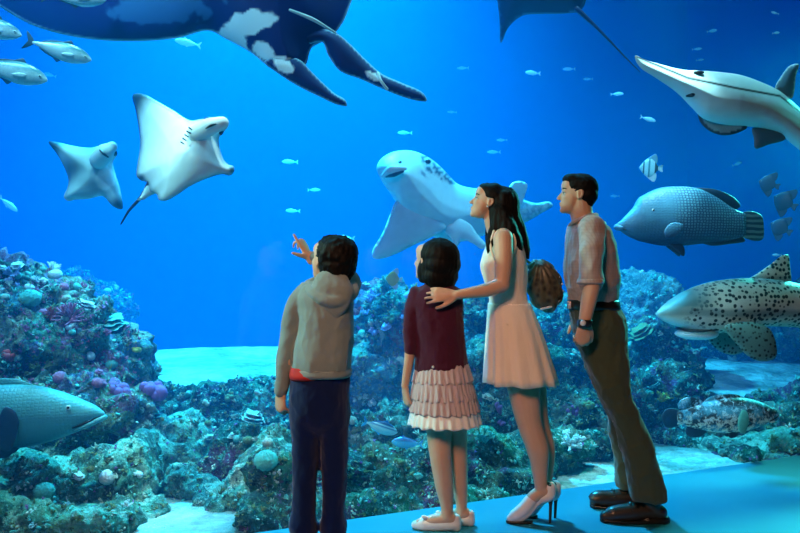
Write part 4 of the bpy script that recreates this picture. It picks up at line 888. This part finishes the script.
mesh('nostril', tube([pt(gui,c,d,685,80,-.15), pt(gui,c,d,689,84,-.16), pt(gui,c,d,690,89,-.16)], [.006,.009,.005], 8), M_black, gui)
mesh('eye', ell(pt(gui,c,d,699,72.5,-.13), (.035,.02,.012)), M_black, gui)

# ---- fishes lofted from their side profile (unit length, nose at x=0, tail towards -x)
def fbody(prof, n=28, seg=40, pw=2.0):
    A = np.array(prof, float); t = np.linspace(A[0, 0]**.6, A[-1, 0]**.6, seg)**(1/.6) if A[0, 0] >= 0 else np.linspace(A[0,0], A[-1,0], seg)
    B = interp(A[:, 0], A[:, 1:], t); a = np.linspace(0, 2*math.pi, n, endpoint=False); rg = []
    for x, (u, l, w_) in zip(t, B):
        cz = (u+l)/2; h = max(.003, (u-l)/2); rg.append(np.c_[np.full(n, -x), max(.003, w_)*np.sign(np.cos(a))*np.abs(np.cos(a))**(2/pw), cz+h*np.sin(a)])
    v, f = loft(rg); return v, f
def fin(pts, th_=.008, y=0.0, rot=None, n=36):
    o = smooth_outline(pts, n); v, f = sheet(o, th_)
    if rot:
        c_ = np.array((pts[0][0], 0, pts[0][1])); v = (v-c_) @ np.array(Euler([R(q) for q in rot]).to_matrix()).T + c_
    v = v.copy(); v[:, 1] += y; return v, f
def place(o, px, py, d, L_px, heading=0, yaw=0, roll=0, right=False):
    """nose direction: left (or right) in the picture, heading degrees up, yaw degrees away from the camera; L_px nose-to-tail"""
    s = L_px*d/F/max(.35, math.cos(R(yaw)))
    M = Matrix.Rotation(R(-yaw if right else yaw)*-1, 4, 'Z') @ Matrix.Rotation(R(-heading if right else heading), 4, 'Y')
    if not right: M = Matrix.Rotation(R(180-yaw), 4, 'Z') @ Matrix.Rotation(R(-heading), 4, 'Y')
    else: M = Matrix.Rotation(R(yaw), 4, 'Z') @ Matrix.Rotation(R(-heading), 4, 'Y')
    M = M @ Matrix.Rotation(R(roll), 4, 'X') @ Matrix.Scale(s, 4) @ Matrix.Translation((.5, 0, 0))
    o.matrix_world = Matrix.Translation(P(px, py, d)) @ M; return o
def copy_tree(o, parent=None):
    c_ = o.copy(); C.objects.link(c_); c_.parent = parent
    for ch in list(o.children): copy_tree(ch, c_)
    return c_
def fish_eyes(root, x, z, y, r, ring_mat=None):
    for s in (1, -1):
        e = mesh('eye', ell((x, y*s, z), (r, r*.5, r), n=14, m=10), ring_mat or M_eyewhite, root); mesh('pupil', ell((x, (y+r*.25)*s, z), (r*.6, r*.4, r*.6), n=12, m=8), M_black, e)

# humphead wrasse
def scales_mat(name, a, b, sc, head=.30, headcol=None, belly=None):
    t = NT(name); co = t.co(); x, y, z = t.sep(co)[:3]; wv = t.voro(t.map(co, (sc, 1, sc*1.25)), 1, 'DISTANCE_TO_EDGE', rand=.35)
    k = t.grey(wv, .04, .30); n_ = t.noise(co, 7, 4); base = t.mix(k, b, a)
    hm = t.grey(t.math('MULTIPLY', x, -1), head-.05, head+.06); base = t.mix(hm, headcol or a, base); base = t.mix(t.math('MULTIPLY', t.grey(n_, .4, .7), .4), base, b)
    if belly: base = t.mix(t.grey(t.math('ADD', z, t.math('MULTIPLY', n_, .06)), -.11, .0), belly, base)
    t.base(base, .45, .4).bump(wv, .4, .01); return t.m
M_wr = scales_mat('blue_wrasse_scales', (.20,.50,.62), (.025,.10,.20), 46, .36, (.09,.30,.44), (.006,.016,.08)); M_wrfin = plain('dark_fin', (.02,.05,.09), .5, .4, .3, 40)  # last scales colour: shade painted into the wrasse's underside
def stripes_mat(name, a, b, sc):
    t = NT(name); co = t.co(); z = t.sep(co)[2]; n_ = t.noise(co, 8, 2); k = t.math('SINE', t.math('ADD', t.math('MULTIPLY', z, sc), t.math('MULTIPLY', n_, 4))); t.base(t.mix(t.grey(k, -.2, .3), a, b), .5, .3); return t.m
M_wrtail = stripes_mat('striped_tail', (.02,.06,.08), (.12,.24,.22), 180)
W = lambda x, y: ((x-65)/603, (245-y)/603)
wr = empty('humphead_wrasse', label='large blue humphead wrasse with scaly flank to the right of the man', cat='fish')
prof = [(0,258,280,.015),(.02,250,290,.03),(.05,232,303,.045),(.09,208,316,.062),(.115,190,322,.07),(.138,164,328,.078),(.18,146,334,.088),(.25,126,343,.10),(.40,113,348,.11),(.55,122,340,.10),(.68,158,333,.075),(.78,196,324,.045),(.855,214,311,.022),(.87,216,309,.014)]
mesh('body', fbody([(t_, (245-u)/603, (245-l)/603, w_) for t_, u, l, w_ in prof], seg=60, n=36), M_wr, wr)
N = lambda L: [(-W(x, y)[0], W(x, y)[1]) for x, y in L]
mesh('tail_fin', fin(N([(570,222),(590,210),(640,214),(660,228),(668,270),(664,318),(650,326),(600,320),(572,305)]), .014), M_wrtail, wr)
mesh('dorsal_fin', fin(N([(300,122),(400,117),(460,122),(520,142),(556,166),(570,188),(545,205),(480,170),(400,140)]), .012), M_wrfin, wr)
mesh('anal_fin', fin(N([(400,330),(440,345),(520,340),(590,325),(578,310),(500,300)]), .010), M_wrfin, wr)
for s in (1, -1):
    mesh('pectoral_fin', fin(N([(290,300),(300,270),(270,258),(240,268),(222,300),(232,320),(262,316)]), .008, .115*s, (0,0,0)), M_wr, wr)
    mesh('pelvic_fin', fin(N([(262,338),(300,372),(326,388),(330,362),(318,342)]), .008, .03*s), M_wrfin, wr)
mt_ = mesh('lips', tube([(-.012,-.035,-.058),(.006,0,-.048),(-.012,.035,-.058)], [.014,.020,.014], 10), M_wr, wr); mesh('mouth', tube([(-.035,-.052,-.068),(.002,0,-.062),(-.035,.052,-.068)], [.004,.006,.004], 8), M_black, wr)
fish_eyes(wr, -.205, .055, .083, .014)
place(wr, 691.5, 220, 5.5, 152, 0, -6)

# zebra shark lower right
t = NT('spotted_shark_hide'); co = t.co(); x, y, z = t.sep(co)[:3]; vd = t.voro(co, 72, rand=.7); rid = t.math('SINE', t.math('ADD', t.math('MULTIPLY', z, 62), 1.0))
sp = t.grey(vd, .44, .36); n_ = t.noise(co, 9, 3); pale = t.mix(t.grey(n_, .35, .65), (.52,.46,.34), (.66,.62,.50)); pale = t.mix(t.math('MULTIPLY', t.grey(rid, .55, .95), .7), pale, (.14,.22,.20))
hd0 = t.grey(t.math('MULTIPLY', x, -1), .05, .09); belly = t.grey(t.math('SUBTRACT', z, t.math('MULTIPLY', x, .28)), -.012, .006)
bc = t.mix(t.math('MULTIPLY', sp, hd0), pale, (.02,.03,.03)); bc = t.mix(t.math('MULTIPLY', t.grey(t.math('MULTIPLY', x, -1), .17, .09), t.grey(z, .0, .03)), bc, (.10,.16,.15)); bc = t.mix(belly, (.62,.78,.78), bc); t.base(bc, .5, .35); M_zs = t.m
t = NT('spotted_fin_hide'); co = t.co(); vd = t.voro(co, 80, rand=.7); t.base(t.mix(t.grey(vd, .40, .25), (.12,.24,.22), (.01,.02,.02)), .5, .3); M_zf = t.m
zs = empty('zebra_shark', label='black-spotted cream shark entering from the right edge', cat='shark')
zp = [(0,.006,-.006,.010),(.025,.028,-.022,.036),(.07,.060,-.038,.058),(.15,.094,-.056,.076),(.225,.109,-.052,.082),(.30,.113,-.038,.078),(.42,.104,-.034,.068),(.52,.075,-.042,.052),(.62,.052,-.030,.035),(.75,.034,-.020,.022),(.88,.024,-.012,.012),(1.0,.016,-.004,.005)]
mesh('body', fbody(zp, seg=70, n=36, pw=2.2), M_zs, zs)
mesh('dorsal_fin', fin([(-.24,.085),(-.30,.118),(-.36,.158),(-.395,.185),(-.412,.186),(-.42,.150),(-.425,.095),(-.42,.07),(-.34,.07)], .010), M_zs, zs)
mesh('dorsal_fin', fin([(-.50,.06),(-.55,.085),(-.595,.105),(-.60,.06),(-.56,.04)], .007), M_zs, zs)
mesh('tail_fin', fin([(-.72,.02),(-.85,.055),(-1.0,.07),(-1.12,.06),(-1.12,.02),(-1.0,-.02),(-.85,-.035),(-.76,-.03)], .008), M_zs, zs)
for s in (1, -1):
    mesh('pectoral_fin', fin([(-.165,-.03),(-.20,-.075),(-.245,-.118),(-.29,-.130),(-.325,-.118),(-.325,-.075),(-.305,-.035),(-.25,-.015)], .010, .088*s, (-26*s if s < 0 else -26, 0, 0) if False else None), M_zf, zs)
    mesh('pelvic_fin', fin([(-.50,-.03),(-.53,-.06),(-.56,-.065),(-.57,-.04),(-.55,-.02)], .006, .03*s), M_zf, zs)
mesh('mouth', tube([(-.155,-.072,-.040),(-.11,-.066,-.044),(-.08,-.04,-.044),(-.07,0,-.042),(-.08,.04,-.044),(-.11,.066,-.044),(-.155,.072,-.040)], [.002,.004,.004,.004,.004,.004,.002], 8, 30), M_black, zs)
mesh('lower_jaw', ell((-.125,0,-.058), (.065,.055,.018), n=20), M_pale, zs)
fish_eyes(zs, -.085, .018, .068, .005, M_black)
place(zs, 652+162, 316, 5.5, 325, 1, -6)

# spotted grouper lower right
t = NT('mottled_grouper_hide'); co = t.co(); a = t.noise(co, 26, 5, .7); b = t.noise(co, 9, 4); v_ = t.voro(co, 90, rand=1); x, y, z = t.sep(co)[:3]
bc = t.mix(t.grey(b, .45, .55), (.02,.04,.06), (.07,.30,.42)); bc = t.mix(t.grey(a, .52, .57), bc, (.35,.62,.75)); low = t.grey(z, .04, -.05)
bc = t.mix(t.math('MULTIPLY', low, t.grey(a, .46, .54)), bc, (.75,.70,.58)); bc = t.mix(t.math('MULTIPLY', t.grey(v_, .30, .22), .9), bc, (.02,.02,.02)); t.base(bc, .5, .35).bump(a, .3, .01); M_gr = t.m
M_grfin = plain('teal_fin', (.10,.42,.36), .5, .3, .25, 40)
def make_grouper(label, m, mf, mpec):
    g = empty('grouper', label=label, cat='fish')
    gp = [(0,.002,-.014,.01),(.03,.028,-.038,.035),(.08,.055,-.065,.055),(.16,.092,-.095,.075),(.26,.125,-.125,.090),(.38,.142,-.142,.095),(.50,.138,-.138,.088),(.62,.118,-.118,.070),(.74,.085,-.090,.045),(.83,.058,-.062,.025),(.88,.050,-.055,.016)]
    mesh('body', fbody(gp, seg=56, n=34), m, g)
    mesh('tail_fin', fin([(-.85,.045),(-.92,.075),(-.97,.070),(-1.0,.03),(-1.0,-.03),(-.97,-.075),(-.92,-.08),(-.85,-.05)], .010), mf, g)
    mesh('dorsal_fin', fin([(-.28,.12),(-.36,.160),(-.48,.168),(-.60,.150),(-.66,.105),(-.50,.115),(-.38,.125)], .009), m, g)
    mesh('soft_dorsal_fin', fin([(-.64,.09),(-.68,.135),(-.76,.158),(-.83,.145),(-.87,.105),(-.85,.055),(-.76,.06)], .008), m, g)
    mesh('anal_fin', fin([(-.62,-.10),(-.66,-.15),(-.74,-.165),(-.80,-.14),(-.80,-.08),(-.70,-.08)], .008), mf, g)
    for s in (1, -1):
        mesh('pectoral_fin', fin([(-.33,.0),(-.345,.04),(-.38,.06),(-.415,.0),(-.425,-.06),(-.40,-.125),(-.37,-.13),(-.34,-.07)], .008, .105*s), mpec, g)
        mesh('pelvic_fin', fin([(-.36,-.12),(-.40,-.17),(-.45,-.175),(-.46,-.14),(-.42,-.12)], .006, .03*s), mf, g)
    mesh('mouth', tube([(-.12,-.058,-.052),(-.07,-.048,-.034),(-.02,-.022,-.014),(-.002,0,-.010),(-.02,.022,-.014),(-.07,.048,-.034),(-.12,.058,-.052)], [.003,.005,.005,.004,.005,.005,.003], 8, 30), M_black, g)
    mesh('lower_lip', tube([(-.11,-.055,-.062),(-.06,-.045,-.045),(-.012,-.02,-.024),(.002,0,-.020),(-.012,.02,-.024),(-.06,.045,-.045),(-.11,.055,-.062)], [.006,.011,.012,.012,.012,.011,.006], 10, 30), m, g)
    fish_eyes(g, -.135, .040, .066, .011); return g
gr = make_grouper('blue and cream mottled grouper hovering near the bottom right', M_gr, M_wrfin, M_grfin); place(gr, 721.5, 415.5, 5.3, 124, 1, 8, right=True)
M_gteal = scales_mat('teal_grouper_hide', (.10,.34,.36), (.05,.20,.24), 60, .4, (.10,.36,.38), (.02,.09,.13))
g2 = make_grouper('big plain teal grouper cut off by the left picture edge', M_gteal, M_wrfin, M_wrfin); place(g2, -13, 417, 4.4, 226, 1, 6, right=True)

# silvery jacks, top left
def silver_mat(name, back, side, stripe=None):
    t = NT(name); co = t.co(); z = t.sep(co)[2]; n_ = t.noise(co, 24, 4); n2 = t.noise(t.map(co, (2, 2, 40)), 1, 3)
    bc = t.mix(t.grey(t.math('ADD', z, t.math('MULTIPLY', n_, .05)), .05, .10), side, back); bc = t.mix(t.math('MULTIPLY', t.grey(n_, .5, .7), .45), bc, (.25,.36,.40)); t.base(bc, .3, .6); 
    t.b.inputs['Metallic'].default_value = .15; return t.m
M_jack = silver_mat('silver_scales', (.08,.22,.28), (.62,.68,.68)); M_tinyb = silver_mat('pale_blue_scales', (.15,.40,.50), (.60,.80,.82)); M_bluefish = silver_mat('blue_scales', (.04,.22,.55), (.08,.50,.80))
def make_fish(name, label, cat, m, mf, hgt=.15, wid=.07, group=None, fork=.14):
    g = empty(name, label=label, cat=cat, group=group); h = hgt
    mesh('body', fbody([(0,.01*h/.15,-.012,.008),(.05,h*.42,-h*.40,.30*wid),(.15,h*.78,-h*.72,.75*wid),(.32,h*1.0,-h*.98,wid),(.50,h*.86,-h*.86,.85*wid),(.68,h*.50,-h*.50,.5*wid),(.80,h*.22,-h*.22,.22*wid),(.88,h*.13,-h*.13,.10*wid)], n=18, seg=28), m, g)
    mesh('tail_fin', fin([(-.85,.01),(-.93,fork*.7),(-1.0,fork),(-.955,.03),(-.945,0),(-.955,-.03),(-1.0,-fork),(-.93,-fork*.7),(-.85,-.01)], .007, n=30), mf, g)
    mesh('dorsal_fin', fin([(-.30,h*.92),(-.36,h*1.35),(-.42,h*1.10),(-.60,h*.85),(-.76,h*.36),(-.60,h*.5)], .006, n=26), mf, g)
    mesh('anal_fin', fin([(-.42,-h*.86),(-.47,-h*1.25),(-.52,-h*.98),(-.66,-h*.72),(-.77,-h*.34),(-.60,-h*.5)], .006, n=26), mf, g)
    for s in (1, -1): mesh('pectoral_fin', fin([(-.24,-.01),(-.30,.0),(-.42,-.05),(-.34,-.06),(-.26,-.045)], .005, wid*s*1.02, n=20), m, g)
    fish_eyes(g, -.09, h*.16, wid*.52, .017); return g
jack = make_fish('jack_fish', 'silvery jack with dark tail, right one of the small school at top left', 'fish', M_jack, M_wrfin, .145, .075, 'silvery jacks at the top left')
place(jack, 58, 50, 5.0, 66, -16, 8, right=True)
for (x, y, L, hdg, lb) in ((-14, 26, 70, -14, 'silvery jack cut by the left edge, above the other'), (8, 70, 78, -14, 'silvery jack cut by the left edge, below the other'), (74, -3, 62, -4, 'silvery jack overlapping the manta wing at the top edge')):
    o = copy_tree(jack); o['label'] = lb; place(o, x, y, 4.9, L, hdg, 6, right=True)
t = NT('striped_silver_scales'); co = t.co(); z = t.sep(co)[2]; t.base(t.ramp(t.math('ADD', z, .5), [(0,(.25,.40,.48)),(.50,(.75,.85,.88)),(.545,(.10,.22,.42)),(.575,(.85,.92,.95)),(.61,(.03,.10,.25))], 'LINEAR'), .3, .6); M_strp = t.m
sf = make_fish('stripe_fish', 'small silver fish with a white stripe left of the girl’s skirt'.replace('’', "'"), 'fish', M_strp, M_bluefish, .17, .07); place(sf, 380, 427, 4.5, 37, -20, 10, right=True)
sf2 = make_fish('blue_fish', 'small plain blue fish just below the white-striped one', 'fish', M_bluefish, M_bluefish, .17, .07); place(sf2, 407.5, 443, 4.55, 32, 2, 10)
# disc-shaped fishes
def make_disc(name, label, m, mf, group=None):
    g = empty(name, label=label, cat='fish', group=group)
    mesh('body', fbody([(0,.01,-.02,.01),(.06,.10,-.10,.03),(.18,.27,-.26,.06),(.36,.40,-.39,.075),(.54,.38,-.37,.06),(.70,.22,-.21,.035),(.80,.08,-.08,.015)], n=18, seg=26), m, g)
    mesh('tail_fin', fin([(-.78,.04),(-.92,.14),(-1.0,.15),(-.98,0),(-1.0,-.15),(-.92,-.14),(-.78,-.04)], .008, n=24), mf, g)
    mesh('dorsal_fin', fin([(-.30,.36),(-.45,.50),(-.66,.62),(-.74,.50),(-.72,.22),(-.50,.36)], .007, n=24), mf, g); mesh('anal_fin', fin([(-.30,-.34),(-.45,-.48),(-.66,-.60),(-.74,-.48),(-.72,-.22),(-.50,-.34)], .007, n=24), mf, g)
    fish_eyes(g, -.12, .05, .040, .022); return g
t = NT('banded_disc_scales'); co = t.co(); x = t.sep(co)[0]; k = t.ramp(t.math('MULTIPLY', x, -1), [(0,(.45,.75,.75)),(.16,(.04,.12,.14)),(.22,(.6,.88,.85)),(.38,(.12,.35,.38)),(.46,(.6,.85,.82)),(.66,(.02,.05,.06))], 'CONSTANT'); t.base(k, .4, .4); M_band = t.m
bf = make_disc('batfish', 'round pale fish with dark bands hovering above the humphead wrasse', M_band, M_tinyb); place(bf, 651, 168, 6.4, 22, 4, 15, 0)
dk = make_disc('damselfish', 'dark disc-shaped fish, topmost of three right of the wrasse tail', M_wrfin, M_wrfin, 'dark disc fish at the right edge'); place(dk, 769, 184, 6.2, 16, 20, 40)
for (x, y, L, lb) in ((785, 202, 19, 'dark disc-shaped fish, middle of three at the right edge'), (781, 228, 17, 'dark disc-shaped fish, lowest of three at the right edge')):
    o = copy_tree(dk); o['label'] = lb; place(o, x, y, 6.2, L, 30, 40)
yf = make_disc('butterflyfish', 'pale yellowish butterflyfish above the reef left of the girl’s head'.replace('’', "'"), M_yel, M_whitec); place(yf, 394, 279, 6.3, 17, 4, 20)
# distant small fishes, every one its own
tf = None
M_far = plain('pale_cyan_scales', (.40,.70,.75), .4, .4, .1)
TF = [(533,73,16,9.0,1),(569,69,13,9.5,1),(588,79,10,10.5,1),(617,94,13,9.0,1),(648,119,16,7.6,-18),(405,133,15,9.6,0),(290,162,17,9.4,2),(314,190,13,10,0),(293,211,15,9.4,2),(346,238,18,9.0,4),(775,13,9,9.0,12),(776,33,9,9.0,10),(712,31,12,9.2,12),(697,49,10,9.4,4),(463,68,12,10.2,0),(737,164,11,9.5,20),(8,204,22,7.5,-40),(188,43,26,8.2,10),(50,75,14,9.5,15),(502,140,11,10.4,0),(494,152,14,10.2,0),(667,232,9,10,0),(777,255,10,8.2,0),(700,60,9,10.3,8),(615,196,10,10.4,0),(452,112,10,10.8,0),(764,178,7,8.0,40),(744,80,8,10.5,0)]
TL = ['leftmost of the line of distant fish above the woman', 'pale fish right of the leftmost, above the woman', 'faint fish in the middle of the line above the man', 'distant fish highest left of the guitarfish snout', 'larger distant fish just under the guitarfish snout', 'lone pale fish above the broad-headed shark', 'pale fish above the pointing boy, top of three', 'pale fish above the pointing boy, middle of three', 'pale fish above the pointing boy, lowest of three', 'pale fish just above the hair of the boy', 'tiny fish in the top right corner, uppermost', 'tiny fish in the top right corner, second from top', 'pale fish above the back of the guitarfish', 'pale fish close above the guitarfish snout', 'lone faint fish between manta lobes and dark ray', 'faint fish between guitarfish belly and dark disc fish', 'greenish slanting fish at the left edge under the jacks', 'pale fish right beneath the leading edge of the manta wing', 'faint fish just below the school of jacks', 'faint fish above the head of the woman, upper one', 'faint fish above the head of the woman, lower one', 'tiny fish beside the scaly flank of the wrasse', 'tiny fish above the dorsal fin of the spotted shark', 'tiny fish over the shoulder of the guitarfish', 'faint fish just right of the head of the man', 'tiny fish under the cephalic lobe tip of the manta', 'tiny fish beside the topmost dark disc fish', 'tiny fish between guitarfish dorsal fin and its back']
for i_, (x, y, L, d_, hdg) in enumerate(TF):
    if d_ > 9.1: d_ *= 1.22
    if tf is None: tf = make_fish('small_fish', TL[i_], 'fish', M_far, M_far, .13, .06, 'small pale fish in the distance'); o = tf
    else: o = copy_tree(tf); o['label'] = TL[i_]
    place(o, x, y, d_, L, hdg, rnd.uniform(-15, 15), right=rnd.random() < .35)
import sys
def sub(fn, prs):
    s=open(fn).read()
    for a,b in prs:
        if a not in s: print('MISSING',fn,a[:70])
        s=s.replace(a,b)
    open(fn,'w').write(s)
